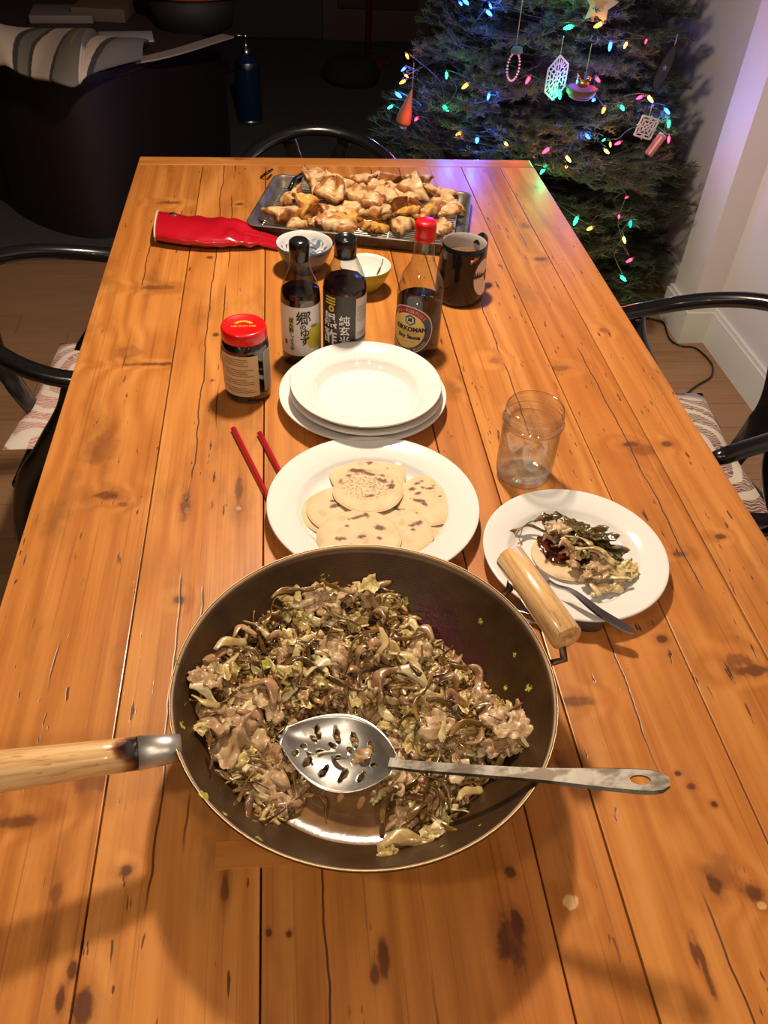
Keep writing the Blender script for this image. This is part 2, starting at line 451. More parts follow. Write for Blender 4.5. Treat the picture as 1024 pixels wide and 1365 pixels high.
def flat_strip(path, hw, th):
    P_ = [Vector(p) for p in path]; v, f = [], []; n_ = len(P_)
    for i, p in enumerate(P_):
        t = (P_[min(i + 1, n_ - 1)] - P_[max(i - 1, 0)]).normalized(); s_ = t.cross(Vector((0, 0, 1))).normalized()
        for a, b in ((-1, 0), (-1, 1), (1, 1), (1, 0)): v.append(p + s_ * hw * a + Vector((0, 0, th * b)))
    for i in range(n_ - 1):
        for k in range(4): f.append((i * 4 + k, i * 4 + (k + 1) % 4, i * 4 + 4 + (k + 1) % 4, i * 4 + 4 + k))
    f.append((3, 2, 1, 0)); f.append(tuple(range((n_ - 1) * 4, n_ * 4)))
    return v, f
# dark drum-fronted cabinet under the striped blanket
cab_ctrl = [(-2.3, 4.9), (-2.0, 4.35), (-1.62, 3.98), (-1.232, 3.68), (-1.10, 3.51), (-0.98, 3.39), (-0.86, 3.31), (-0.75, 3.28), (-0.66, 3.31), (-0.58, 3.39), (-0.50, 3.52), (-0.36, 3.80), (-0.27, 4.05), (-0.26, 4.35), (-0.3, 4.9)]
cab_poly = [(p.x, p.y) for p in smooth_path([(x, y, 0) for x, y in cab_ctrl], 90)]
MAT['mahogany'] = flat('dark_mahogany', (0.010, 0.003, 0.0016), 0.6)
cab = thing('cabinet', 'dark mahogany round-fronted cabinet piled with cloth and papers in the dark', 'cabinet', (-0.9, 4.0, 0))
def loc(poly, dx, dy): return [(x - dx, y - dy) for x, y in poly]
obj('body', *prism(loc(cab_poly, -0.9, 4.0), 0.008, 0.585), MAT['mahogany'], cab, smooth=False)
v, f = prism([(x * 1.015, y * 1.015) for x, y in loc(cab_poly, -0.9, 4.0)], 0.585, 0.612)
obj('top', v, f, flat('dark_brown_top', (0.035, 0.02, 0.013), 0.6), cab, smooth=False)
ed = smooth_path([at(176, 84, .613), at(205, 79, .613), at(240, 70, .613), at(275, 59, .613), at(304, 50, .613)], 30)
obj('edge_strip', *flat_strip([(p.x + 0.9, p.y - 4.0 + .012, .6135) for p in ed], .030, .006), flat('pale_edge_strip', (0.34, 0.27, 0.23), 0.6), cab, smooth=False)
# striped blanket draped over the cabinet's front edge
def blanket():
    v, f, c = [], [], []
    nu, nv = 300, 30
    A = [at(-60, 58, .63), at(-10, 46, .64), at(30, 42, .65), at(75, 42, .65), at(115, 44, .65), at(150, 56, .64), at(200, 60, .625)]
    B = [at(-60, 104, .635), at(-5, 92, .635), at(25, 100, .635), at(60, 110, .635), at(98, 118, .64), at(122, 106, .64), at(190, 82, .635)]
    top = smooth_path(A, nu + 1); bot = smooth_path(B, nu + 1)
    for i in range(nu + 1):
        u = i / nu
        for j in range(nv + 1):
            t = j / nv
            p = top[i].lerp(bot[i], t)
            bulge = math.sin(t * PI) ** .8 * (.055 + .03 * math.sin(u * 9 + .5)) * (1 if u < .75 else .6)
            fold = 0.012 * math.sin(u * 21 + t * 2.5) * t
            v.append((p.x, p.y - bulge * .5 - fold, p.z + bulge + fold * 0.6 + .012))
            s = -60 + 260 * u - 26 * (1 - t) ** 1.5 + 3 * nz(u * 6, t * 2)
            cream, grey, dark = (0.60, 0.47, 0.37), (0.17, 0.145, 0.115), (0.045, 0.04, 0.035)
            cc = grey
            for x0_, x1_, k_ in ((-60, 20, cream), (20, 27, dark), (27, 41, grey), (41, 46, dark), (46, 79, cream), (79, 84, dark), (128, 152, cream), (152, 160, dark), (166, 200, grey)):
                if x0_ <= s < x1_: cc = k_
            if 100 < s < 104 and .2 < t < .6: cc = (0.32, 0.26, 0.03)
            c.append(cc)
    for i in range(nu):
        for j in range(nv):
            a = i * (nv + 1) + j; f.append((a, a + 1, a + nv + 2, a + nv + 1))
    return v, f, c
v, f, c = blanket()
o = obj('blanket', v, f, attr_mat('striped_wool', 0.95, 500), cols=c)
m_ = o.modifiers.new('thick', 'SOLIDIFY'); m_.thickness = 0.012
tag(o, 'cream and grey striped blanket heaped on the front of the dark cabinet', 'blanket')
def flat_box_at(px, py, z, sx, sy, h, rz, name, mat, label, cat):
    p = at(px, py, z); v, f = bevbox(-sx / 2, sx / 2, -sy / 2, sy / 2, 0, h, min(0.004, h / 3))
    return tag(obj(name, v, f, mat, loc=(p.x, p.y, z), rot=(0, 0, rz)), label, cat)
flat_box_at(168, 50, 0.613, 0.21, 0.15, 0.006, 0.15, 'envelope', flat('white_envelope', (0.42, 0.40, 0.42), 0.6), 'white envelope lying on the dark cabinet behind the blanket', 'envelope')
flat_box_at(85, 24, 0.613, 0.25, 0.2, 0.03, 0.1, 'paper_stack', flat('grey_papers', (0.15, 0.12, 0.10), 0.7), 'pale stack of papers at the back of the dark cabinet', 'papers')
flat_box_at(140, 22, 0.613, 0.22, 0.2, 0.05, -0.1, 'cardboard_box', flat('brown_cardboard', (0.10, 0.065, 0.04), 0.8), 'shallow brown cardboard box on the dark cabinet', 'box')
p = at(262, 45, 0.613)
bsk = thing('basket', 'black basket with an orange rim on the dark cabinet', 'basket', (p.x - 0.02, p.y + 0.15, 0.613))
obj('body', *lathe([(0, 0), (0.16, 0.0), (0.185, 0.13), (0.175, 0.13), (0.15, 0.01), (0, 0.01)], 40), flat('black_wicker', (0.012, 0.009, 0.008), 0.7), bsk)
obj('rim', *lathe([(0.172, 0.128), (0.185, 0.118), (0.215, 0.130), (0.21, 0.142), (0.175, 0.14), (0.172, 0.128)], 40), flat('orange_rim', (0.32, 0.045, 0.01), 0.5), bsk)
# blue pump bottle on the carpet
p = at(334, 163, 0.008)
bt_ = thing('pump_bottle', 'dark blue bottle with a silver pump top standing on the far floor', 'bottle', (p.x, p.y, 0.008))
obj('body', *lathe([(0, 0), (0.055, 0), (0.064, 0.012), (0.064, 0.27), (0.058, 0.30), (0.035, 0.325), (0.024, 0.335), (0, 0.335)], 40), flat('dark_blue_glass', (0.004, 0.02, 0.05), 0.12), bt_)
obj('base_band', *lathe([(0.060, 0.0), (0.0665, 0.004), (0.0665, 0.02), (0.0640, 0.024)], 40), MAT['steel'], bt_)
obj('shoulder_band', *lathe([(0.0655, 0.268), (0.0665, 0.276), (0.061, 0.298)], 40), MAT['steel'], bt_)
obj('pump', *join(lathe([(0.026, 0.33), (0.027, 0.355), (0.012, 0.36), (0.010, 0.40), (0.018, 0.402), (0.018, 0.42), (0, 0.422)], 24), tube([(0, 0, 0.41), (-0.04, 0, 0.412), (-0.055, 0, 0.395)], 0.007, 8)), MAT['steel'], bt_)
p = at(470, 108, 0.008)
tag(obj('shoe_bag', *(lambda V, F: ([(x * (1 + 0.2 * nz(x * 9, y * 9, z * 9)), y, z) for x, y, z in V], F))(*lathe([(0, 0.0), (0.16, 0.0), (0.18, 0.05), (0.14, 0.12), (0.06, 0.15), (0, 0.14)], 32)), flat('black_cloth', (0.006, 0.006, 0.006), 0.9), loc=(p.x, p.y, 0.008)), 'low black bag lying on the far carpet', 'bag')
p = at(490, 82, 0.008)
st = thing('floor_stand', 'slim dark red stand on a round base in the dark background', 'stand', (p.x, p.y, 0.008))
MAT['dark_red'] = flat('dark_red_metal', (0.09, 0.008, 0.008), 0.4)
obj('base', *lathe([(0, 0), (0.16, 0), (0.16, 0.015), (0.03, 0.03), (0, 0.03)], 32), MAT['dark_red'], st)
obj('pole', *tube([(0, 0, 0.02), (0, 0, 1.5)], 0.018, 10), MAT['dark_red'], st)
obj('collar', *lathe([(0.018, 0.60), (0.03, 0.60), (0.03, 0.64), (0.018, 0.64)], 20), MAT['dark_red'], st)
tag(obj('wall_screen', *bevbox(1.1, 1.45, 6.40, 6.43, 0.35, 1.9, 0.005), flat('pale_screen_fabric', (0.22, 0.17, 0.16), 0.8)), 'tall pale panel against the far wall behind the tree', 'panel')

# ------------------------------------------------------------------ dining table
tab = thing('dining_table', 'long rustic dining table of reclaimed honey-coloured pine planks', 'table', (TX, TY, 0))
TH = 0.042
Yf, Yb = 0.115, 2.055            # planks; a breadboard end closes the far end
HONEY = [((0.35, 0.113, 0.020), (0.49, 0.177, 0.036), (0.60, 0.245, 0.059)),
         ((0.39, 0.128, 0.024), (0.53, 0.200, 0.042), (0.64, 0.272, 0.070)),
         ((0.32, 0.100, 0.018), (0.45, 0.158, 0.031), (0.56, 0.223, 0.052))]
def K(px, py, rx, ry, st):
    p = at(px, py, T); return (p.x, p.y, rx, ry, st)
KN = [K(683, 1255, .016, .030, 1), K(690, 1235, .006, .018, 1), K(953, 1180, .011, .011, 1), K(960, 1165, .02, .02, .4), K(883, 852, .009, .008, 1), K(1005, 893, .028, .010, .9), K(985, 880, .02, .012, .6),
      K(168, 1161, .0075, .0075, 1), K(240, 799, .009, .009, .9), K(130, 1040, .03, .016, .5), K(25, 1095, .02, .008, .7), K(840, 592, .016, .009, .9), K(888, 592, .012, .009, .8), K(855, 600, .03, .016, .5),
      K(97, 1292, .005, .009, 1), K(110, 1345, .010, .016, 1), K(80, 1330, .004, .012, 1), K(248, 680, .005, .010, -1), K(247, 672, .008, .035, .7), K(318, 677, .005, .006, -1), K(318, 655, .006, .04, .7),
      K(680, 1163, .006, .006, 1), K(770, 935, .022, .008, .7), K(922, 1048, .006, .005, .9), K(952, 1072, .004, .004, 1), K(905, 1031, .004, .003, 1), K(715, 250, .010, .012, .7), K(700, 300, .016, .018, .6),
      K(865, 358, .012, .008, .5), K(720, 345, .016, .012, .8), K(805, 440, .010, .010, .5), K(745, 490, .03, .010, .5), K(690, 545, .010, .008, .5), K(140, 660, .024, .010, .8), K(150, 662, .012, .007, .7),
      K(165, 672, .008, .006, .6), K(288, 446, .007, .006, .9), K(283, 507, .004, .004, 1), K(320, 272, .010, .008, .8), K(280, 343, .007, .006, .9), K(225, 270, .03, .010, .7), K(213, 383, .05, .010, .6),
      K(205, 485, .05, .006, .8), K(170, 470, .03, .03, .4), K(135, 600, .03, .04, .35), K(790, 735, .012, .010, .4), K(760, 1200, .010, .008, -.6), K(1016, 1207, .007, .006, -1), K(1005, 1190, .012, .010, .9),
      K(905, 738, .012, .006, .8), K(960, 715, .010, .006, .9), K(75, 1190, .006, .012, .6), K(385, 1245, .003, .004, 1), K(358, 1243, .003, .004, 1), K(512, 1275, .006, .02, .9), K(500, 1300, .004, .012, .8),
      K(300, 1180, .005, .02, .8), K(690, 600, .010, .014, .4), K(610, 520, .010, .012, .4), K(660, 480, .015, .012, .35), K(940, 1290, .004, .03, .9), K(925, 1270, .003, .02, .8)]
edges = [-0.346, -0.192, -0.043, 0.211, 0.280, 0.437, 0.535, 0.6235]
cr = {0: [(-0.27, 0.55)], 1: [(-0.141, 0.40), (-0.115, 0.5)], 2: [(0.013, 0.42), (0.10, 0.55)], 3: [], 4: [(0.357, 0.40)], 5: [(0.50, 0.5)], 6: []}
worm = [0.05, 0.02, -0.04, 0.04, 0.08, 0.16, 0.17]
for i in range(7):
    x0, x1 = edges[i] + 0.0009, edges[i + 1] - 0.0009
    kn = [k for k in KN if x0 - 0.01 < k[0] < x1 + 0.01]
    m = plank_mat('reclaimed_pine', i + 1, HONEY[(0, 1, 0, 2, 1, 0, 1)[i]], kn, cr[i], worm[i], 'y', (0.75, 0.55, 0.35, 0.5, 0.4, 0.45, 0.4)[i])
    dz = (0, 0.0004, 0, -0.0004, 0.0003, 0, 0.0003)[i]
    obj('plank', *bevbox(x0 - TX, x1 - TX, Yf - TY, Yb - TY - 0.0006, T - TH, T + dz - 0.0005, 0.0011), m, tab, smooth=False)
m = plank_mat('breadboard_pine', 11, HONEY[1], [K(320, 212, .02, .006, .6), K(600, 213, .012, .005, .5)], [], -0.1, 'x', 0.3)
obj('breadboard_end', *bevbox(-0.346 - TX, 0.6235 - TX, Yb - TY + 0.0006, 2.109 - TY, T - TH, T, 0.004), m, tab, smooth=False)
# small let-in repair piece under the wok
a, b = at(288, 1122, T), at(392, 1152, T)
m = plank_mat('repair_pine', 17, HONEY[2], [], [], -0.1, 'x', 0.5)
obj('repair_patch', *bevbox(a.x - TX, b.x - TX, b.y - TY, a.y - TY, T - 0.004, T + 0.0004, 0.0006), m, tab, smooth=False)
m = plank_mat('table_base_pine', 23, HONEY[2], [], [], 0.0, 'y', 0.4)
obj('apron', *join(box(-0.30 - TX, -0.275 - TX, 0.2 - TY, 2.02 - TY, T - 0.10, T - TH), box(0.555 - TX, 0.58 - TX, 0.2 - TY, 2.02 - TY, T - 0.10, T - TH), box(-0.275 - TX, 0.555 - TX, 1.995 - TY, 2.02 - TY, T - 0.10, T - TH), box(-0.275 - TX, 0.555 - TX, 0.2 - TY, 0.225 - TY, T - 0.10, T - TH)), m, tab, smooth=False)
for lx in (-0.30, 0.50):
    for ly in (0.21, 1.93):
        obj('leg', *bevbox(lx - TX, lx + 0.08 - TX, ly - TY, ly + 0.08 - TY, 0, T - TH, 0.004), m, tab, smooth=False)

# ------------------------------------------------------------------ wishbone chairs
def cushion_mat(name, c1, c2, c3):
    n = NT(name); P = n.coord()
    d = n.noise(P, 9, 2)
    wv = n.n('ShaderNodeTexWave', wave_type='RINGS', rings_direction='SPHERICAL'); n.set(wv.inputs[0], n.vm('ADD', n.scale(P, (1, 1, 0)), (0.03, 0.11, 0))); wv.inputs['Scale'].default_value = 7; wv.inputs['Distortion'].default_value = 9; wv.inputs['Detail'].default_value = 1.5; wv.inputs['Detail Scale'].default_value = 1.1
    vo = n.n('ShaderNodeTexVoronoi', feature='DISTANCE_TO_EDGE'); n.set(vo.inputs[0], P); vo.inputs['Scale'].default_value = 17
    ve = n.n('ShaderNodeTexWave', wave_type='BANDS'); n.set(ve.inputs[0], P); ve.inputs['Scale'].default_value = 46; ve.inputs['Distortion'].default_value = 16; ve.inputs['Detail Scale'].default_value = 0.7
    big = n.range(wv.outputs['Fac'], 0.30, 0.36)
    fine = n.range(ve.outputs['Fac'], 0.62, 0.72)
    col = n.mix(big, c1, n.mix(n.range(d, 0.48, 0.52), c2, c3))
    col = n.mix(n.math('MULTIPLY', fine, 0.75), col, c1)
    return n.pbr(col, 0.85, 0.0, n.bump(n.noise(P, 700, 2), 0.2, 0.0005))
MAT['cushion_mauve'] = cushion_mat('mauve_paisley_cotton', (0.62, 0.53, 0.42), (0.20, 0.075, 0.085), (0.22, 0.13, 0.095))
MAT['cushion_pink'] = cushion_mat('pink_paisley_cotton', (0.66, 0.56, 0.48), (0.42, 0.16, 0.15), (0.50, 0.24, 0.21))
def make_chair(label):
    t = thing('wishbone_chair', label, 'chair')
    path = []
    for s in range(7): path.append((0.252 + 0.004 * (1 - s / 6), 0.120 - 0.120 * s / 6, 0.678 + 0.012 * s / 6))
    for s in range(1, 36):
        a = PI * s / 36; path.append((0.252 * math.cos(a), -0.245 * math.sin(a), 0.690 + 0.064 * math.sin(a) ** 1.5))
    for s in range(7): path.append((-0.252 - 0.004 * s / 6, 0.120 * s / 6, 0.690 - 0.012 * s / 6))
    rr = [lerp(0.0175, 0.0205, min(1, min(i, len(path) - 1 - i) / 24)) for i in range(len(path))]
    rr[0] = rr[-1] = 0.012; 
    obj('top_rail', *tube(path, rr, 14, 0.82), MAT['chair'], t)
    for s in (-1, 1):
        obj('leg', *tube(smooth_path([(s * .247, -.010, .680), (s * .246, -.030, .62), (s * .240, -.085, .53), (s * .230, -.150, .43), (s * .205, -.20, .25), (s * .195, -.205, 0.001)], 28), [lerp(.014, .021, min(1, i / 9)) if i < 14 else lerp(.021, .014, (i - 14) / 13) for i in range(28)], 12, 1.0, Vector((0, 1, 0))), MAT['chair'], t)
        obj('leg', *tube(smooth_path([(s * .232, .20, .455), (s * .235, .20, .3), (s * .228, .205, 0.001)], 12), [.018] * 6 + [lerp(.018, .014, i / 5) for i in range(6)], 12, 1.0, Vector((0, 1, 0))), MAT['chair'], t)
        obj('seat_rail', *tube([(s * .225, -.165, .43), (s * .232, .20, .432)], .012, 10), MAT['chair'], t)
        obj('stretcher', *tube([(s * .21, -.195, .24), (s * .234, .20, .24)], .011, 10), MAT['chair'], t)
    obj('seat_rail', *tube([(-.232, .20, .44), (.232, .20, .44)], .013, 10), MAT['chair'], t)
    obj('seat_rail', *tube([(-.225, -.165, .43), (.225, -.165, .43)], .012, 10), MAT['chair'], t)
    obj('stretcher', *tube([(-.21, -.195, .30), (.21, -.195, .30)], .011, 10), MAT['chair'], t)
    # Y-shaped splat, a bent flat board
    def arm(s):
        c = smooth_path([(0, -.170, .425), (s * .004, -.200, .50), (s * .016, -.222, .57), (s * .055, -.237, .65), (s * .088, -.236, .738)], 18)
        return tube(c, [.030 if i < 7 else lerp(.026, .022, (i - 7) / 10) for i in range(18)], 10, 0.26, Vector((0, -1, .05)))
    obj('splat', *join(arm(-1), arm(1)), MAT['chair'], t)
    n_ = 20; v, f = [], []
    for i in range(n_ + 1):
        for j in range(n_ + 1):
            u, q = i / n_, j / n_
            v.append((lerp(-.22, .22, u), lerp(-.16, .195, q), .437 - .014 * math.sin(PI * u) * math.sin(PI * q)))
    for i in range(n_):
        for j in range(n_): a = i * (n_ + 1) + j; f.append((a, a + n_ + 1, a + n_ + 2, a + 1))
    o = obj('seat', v, f, flat('dark_woven_cord', (0.03, 0.022, 0.016), 0.8), t); mm = o.modifiers.new('t', 'SOLIDIFY'); mm.thickness = .012
    return t
chair = make_chair('black wishbone chair with a mauve paisley cushion at the right of the table')
chair.location = (0.741, 1.228, 0); chair.rotation_euler = (0, 0, R(90 + 13)); chair.scale = (.87, 1, 1)
c2 = copy_tree(chair); c2['label'] = 'black wishbone chair with a pink paisley cushion at the left of the table'
c2.location = (-0.350, 1.462, 0); c2.scale = (.92, 1, 1); c2.rotation_euler = (0, 0, R(-90 - 4))
c3 = copy_tree(chair); c3['label'] = 'black wishbone chair at the far end of the table in the dark'
c3.location = (0.090, 2.055, 0); c3.rotation_euler = (0, 0, R(180))
c4 = copy_tree(chair); c4['label'] = 'black wishbone chair nearest the camera at right, only its arm tip seen'
c4.location = (0.845, 0.595, 0); c4.rotation_euler = (0, 0, R(90 - 4))
for c_ in (chair, c2, c3, c4): c_['group'] = 'wishbone chairs round the table'
def cushion(sx, sy, h, seed):
    n_ = 28; v, f = [], []
    for side in (1, -1):
        for i in range(n_ + 1):
            for j in range(n_ + 1):
                u, q = i / n_ * 2 - 1, j / n_ * 2 - 1
                e = ((1 - abs(u) ** 3.0) * (1 - abs(q) ** 3.0)) ** 0.5
                pin = 1 - 0.05 * (1 - abs(u * q)) * max(abs(u), abs(q)) ** 4
                z = side * h * 0.5 * e + (0.006 * nz(u * 2.2 + seed, q * 2.2, side) * e)
                v.append((u * sx / 2 * pin, q * sy / 2 * pin, h * 0.5 + z))
    m_ = (n_ + 1) ** 2
    for i in range(n_):
        for j in range(n_):
            a = i * (n_ + 1) + j; f.append((a, a + n_ + 1, a + n_ + 2, a + 1)); f.append((a + m_, a + 1 + m_, a + n_ + 2 + m_, a + n_ + 1 + m_))
    return v, f
tag(obj('cushion', *cushion(.40, .40, .055, 1), MAT['cushion_mauve'], loc=(0.712, 1.285, 0.437), rot=(0, 0, R(90 - 3))), 'mauve and cream paisley cushion on the right-hand chair seat', 'cushion')
tag(obj('cushion', *cushion(.40, .41, .055, 4), MAT['cushion_pink'], loc=(-0.345, 1.525, 0.437), rot=(R(3), 0, R(-90 - 6))), 'pink and cream paisley cushion on the left-hand chair seat', 'cushion')
# cable on the floor under the tree
pts = [at(px, py, 0.004) for px, py in [(862, 424), (875, 427), (885, 431), (893, 452), (908, 461), (925, 463), (940, 474), (950, 488), (948, 502), (936, 510), (926, 516), (910, 530)]]
tag(obj('power_cord', *tube(smooth_path(pts, 60), 0.0035, 8), MAT['black_plastic']), 'black power cord curling over the oak floor beside the baseboard', 'cord')
# ------------------------------------------------------------------ wok
WX, WY, WR = 0.060, 0.467, 0.182
def wz(r): return 0.004 + 0.096 * min(1, max(0, (r - 0.085) / 0.097)) ** 1.5
wok = thing('wok', 'large dark carbon steel wok with a wooden side handle, full of stir-fry', 'wok', (WX, WY, T))
n = NT('seasoned_carbon_steel'); P = n.coord()
rad = n.vm('LENGTH', n.scale(P, (1, 1, 0)))
blu = n.math('MULTIPLY', n.range(n.vm('DISTANCE', P, (0.085, 0.085, 0.03)), 0.085, 0.02), n.range(n.noise(P, 40, 4), 0.35, 0.6))
col = n.ramp(n.noise(P, 18, 4, 0.6), [(0.3, (0.045, 0.021, 0.007)), (0.7, (0.100, 0.049, 0.015))])
col = n.mix(blu, col, (0.11, 0.030, 0.040))
rings = n.math('SINE', n.math('MULTIPLY', rad, 3800))
MAT['wok'] = n.pbr(col, n.math('MULTIPLY_ADD', blu, -0.14, 0.42), 0.5, n.bump(n.math('ADD', n.math('MULTIPLY', rings, 0.10), n.math('MULTIPLY', n.noise(P, 160, 3), n.math('MULTIPLY', blu, 3.0))), 0.25, 0.0006))
prof = [(0, 0.0)] + [(0.087 * i / 4, 0.0) for i in range(1, 5)]
rs = [0.087 + (WR - 0.087) * i / 18 for i in range(1, 19)]
prof = [(0, 0.0005), (0.04, 0.0005), (0.086, 0.0005)] + [(r + 0.001, wz(r) - 0.0015) for r in rs] + [(WR - 0.0006, 0.1005)] + [(r - 0.0006, wz(r) + 0.0005) for r in rs[::-1][1:]] + [(0.085, 0.004), (0.04, 0.0038), (0, 0.0038)]
obj('pan', *lathe(prof, 128), MAT['wok'], wok)
v, f = [], []
tor = [(WR + 0.0009 * math.cos(2 * PI * k / 8), 0.1 + 0.0009 * math.sin(2 * PI * k / 8)) for k in range(9)]
obj('rim', *lathe(tor, 128), flat('worn_bright_rim', (0.32, 0.21, 0.10), 0.35, 1.0), wok)
def handle_wood(name, burnt_at=None):
    n = NT(name); P = n.coord('Generated' if False else 'Object')
    g = n.noise(n.scale(P, (14, 220, 220)), 1.0, 3, 0.6, 0.4)
    col = n.ramp(g, [(0.32, (0.52, 0.27, 0.10)), (0.5, (0.70, 0.42, 0.18)), (0.7, (0.76, 0.50, 0.24))])
    fl = n.range(n.noise(n.scale(P, (60, 500, 500)), 1.0, 2), 0.62, 0.70)
    col = n.mix(n.math('MULTIPLY', fl, 0.6), col, (0.30, 0.11, 0.03))
    if burnt_at is not None:
        s = n.n('ShaderNodeSeparateXYZ'); n.set(s.inputs[0], P)
        d = n.math('ADD', n.math('ADD', s.outputs['X'], n.math('MULTIPLY', s.outputs['Z'], 0.9)), n.math('MULTIPLY', n.noise(P, 60, 2), 0.014))
        col = n.mix(n.range(d, burnt_at, burnt_at + 0.012), col, (0.25, 0.07, 0.02))
        col = n.mix(n.range(d, burnt_at + 0.004, burnt_at + 0.015), col, (0.014, 0.007, 0.005))
    return n.pbr(col, 0.25, 0.0, None, Coat_Weight=0.6, Coat_Roughness=0.08)
def place_axis(o, a, b):
    """object's local X axis from a to b (parent space)"""
    x = (b - a).normalized(); y = Vector((0, 0, 1)).cross(x).normalized(); z = x.cross(y)
    o.matrix_local = Matrix(((x.x, y.x, z.x, a.x), (x.y, y.y, z.y, a.y), (x.z, y.z, z.z, a.z), (0, 0, 0, 1)))
def xrod(L, prof, seg=28):
    """lathe along local X: prof = [(x, r)]"""
    v, f = lathe([(r, x) for x, r in prof], seg)
    return [(p[2], p[0], p[1]) for p in v], f
base = Vector((WX, WY, T))
ha, hb = at(222, 999, T + 0.092) - base, at(0, 1028, T + 0.114) - base
hd = (hb - ha).normalized(); L = 0.235
o = obj('long_handle', *xrod(L, [(0.0, 0), (0.0, .0145), (0.03, .0150), (0.08, .0165), (0.15, .0185), (0.19, .0185), (L - .02, .0165), (L - .004, .010), (L, 0)]), None, wok)
st_ = ha + hd * 0.0235
# local X runs outwards from the ferrule; the burnt patch sits at its inner end
n = NT('pale_handle_wood_burnt'); P = n.coord()
g = n.noise(n.scale(P, (14, 220, 220)), 1.0, 3, 0.6, 0.4)
col = n.ramp(g, [(0.32, (0.52, 0.27, 0.10)), (0.5, (0.70, 0.42, 0.18)), (0.7, (0.76, 0.50, 0.24))])
col = n.mix(n.math('MULTIPLY', n.range(n.noise(n.scale(P, (60, 500, 500)), 1.0, 2), 0.62, 0.70), 0.6), col, (0.30, 0.11, 0.03))
s = n.n('ShaderNodeSeparateXYZ'); n.set(s.inputs[0], P)
d = n.math('ADD', s.outputs['X'], n.math('MULTIPLY', n.math('SUBTRACT', n.noise(P, 70, 2), 0.5), 0.016))
d = n.math('ADD', d, n.math('MULTIPLY', n.math('ABSOLUTE', n.math('SUBTRACT', s.outputs['Y'], 0.002)), 0.9))
col = n.mix(n.range(d, 0.028, 0.019), col, (0.26, 0.075, 0.02))
col = n.mix(n.range(d, 0.022, 0.014), col, (0.014, 0.007, 0.005))
o.data.materials.clear(); o.data.materials.append(n.pbr(col, 0.25, 0.0, None, Coat_Weight=0.6, Coat_Roughness=0.08))
place_axis(o, st_, ha + hd * (0.0235 + L))
o = obj('ferrule', *xrod(.03, [(-.012, 0), (-.012, .0120), (0.0, .0132), (0.0245, .0152), (0.0245, .0140), (0.0245, 0)]), flat('brushed_ferrule', (0.60, 0.57, 0.53), 0.42, 0.9), wok)
place_axis(o, ha, hb)
# helper handle: a wooden roller on two steel straps
e1, e2 = at(679, 741, T + .112) - base, at(757, 852, T + .112) - base
ed = (e2 - e1).normalized()
L2 = (e2 - e1).length
o = obj('helper_handle', *xrod(L2, [(0, 0), (0, .0140), (.002, .0163), (L2 - .002, .0166), (L2, .0145), (L2, .004), (L2 - .006, .0035), (L2 - .006, 0)]), handle_wood('pale_handle_wood'), wok)
place_axis(o, e1, e2)
for (pp, e, q) in ((at(676, 783, T + .098), e1, 0.012), (at(733, 880, T + .094), e2, -0.012)):
    p0 = pp - base; rr = math.hypot(p0.x, p0.y); p0 = Vector((p0.x / rr * (WR + .001), p0.y / rr * (WR + .001), .088))
    out = Vector((p0.x, p0.y, 0)).normalized()
    top = e + ed * q
    obj('strap', *tube([p0 - Vector((0, 0, .03)) - out * .012, p0, p0 + out * .018 + Vector((0, 0, .004)), top - Vector((0, 0, .004)), top], .0042, 8, 0.5), flat('dark_steel_strap', (0.10, 0.06, 0.035), 0.4, 0.8), wok)
    obj('rivet', *lathe([(0, .004), (.004, .003), (.005, 0)], 12), MAT['steel'], wok, loc=tuple(p0 - out * .016 + Vector((0, 0, -.022))))

# broth and stir-fry
n = NT('brown_broth'); P = n.coord()
col = n.ramp(n.noise(P, 30, 4, 0.6), [(0.3, (0.15, 0.072, 0.026)), (0.7, (0.29, 0.155, 0.065))])
MAT['broth'] = n.pbr(col, 0.10, 0.0, n.bump(n.math('ADD', n.noise(P, 55, 2), n.math('MULTIPLY', n.noise(P, 160, 2), 0.3)), 0.06, 0.003), Coat_Weight=0.5, Coat_Roughness=0.02)
BL = 0.033
rb = 0.085 + 0.097 * ((BL - 0.004) / 0.096) ** (2 / 3)
tag(obj('broth', *lathe([((rb - .017) * i / 14, 0.0) for i in range(0, 15)] + [(rb - .017 + .0200 * k / 16, 6.5 * (.0200 * k / 16) ** 2) for k in range(1, 17)], 96, WX, WY, T + BL), MAT['broth']), 'pool of glossy brown broth in the front of the wok', 'broth', kind='stuff')
FOOD = [(265, 905), (283, 880), (300, 865), (345, 830), (375, 803), (400, 785), (440, 774), (490, 782), (502, 772), (520, 785), (535, 800), (548, 822), (562, 846), (590, 858), (612, 880), (640, 905), (657, 928), (694, 952), (692, 985), (662, 1022), (640, 1050), (615, 1080), (578, 1113), (538, 1107), (528, 1075), (505, 1046), (420, 1046), (400, 1085), (350, 1097), (330, 1068), (310, 1040), (300, 1010), (268, 975), (283, 945), (266, 925)]
def inside(px, py, poly=FOOD):
    c = False; j = len(poly) - 1
    for i in range(len(poly)):
        (xi, yi), (xj, yj) = poly[i], poly[j]
        if (yi > py) != (yj > py) and px < (xj - xi) * (py - yi) / (yj - yi) + xi: c = not c
        j = i
    return c
def wall_hit(px, py, off=0.0):
    z = 0.115
    while z > 0:
        p = at(px, py, T + z); r = math.hypot(p.x - WX, p.y - WY)
        if r < WR and z <= wz(r) + off: return p
        z -= 0.0006
    return p
FW_ = []
for i, (px, py) in enumerate(FOOD):                      # outline of the heap on the pan's wall
    p = wall_hit(px, py, 0.006); FW_.append((p.x, p.y))
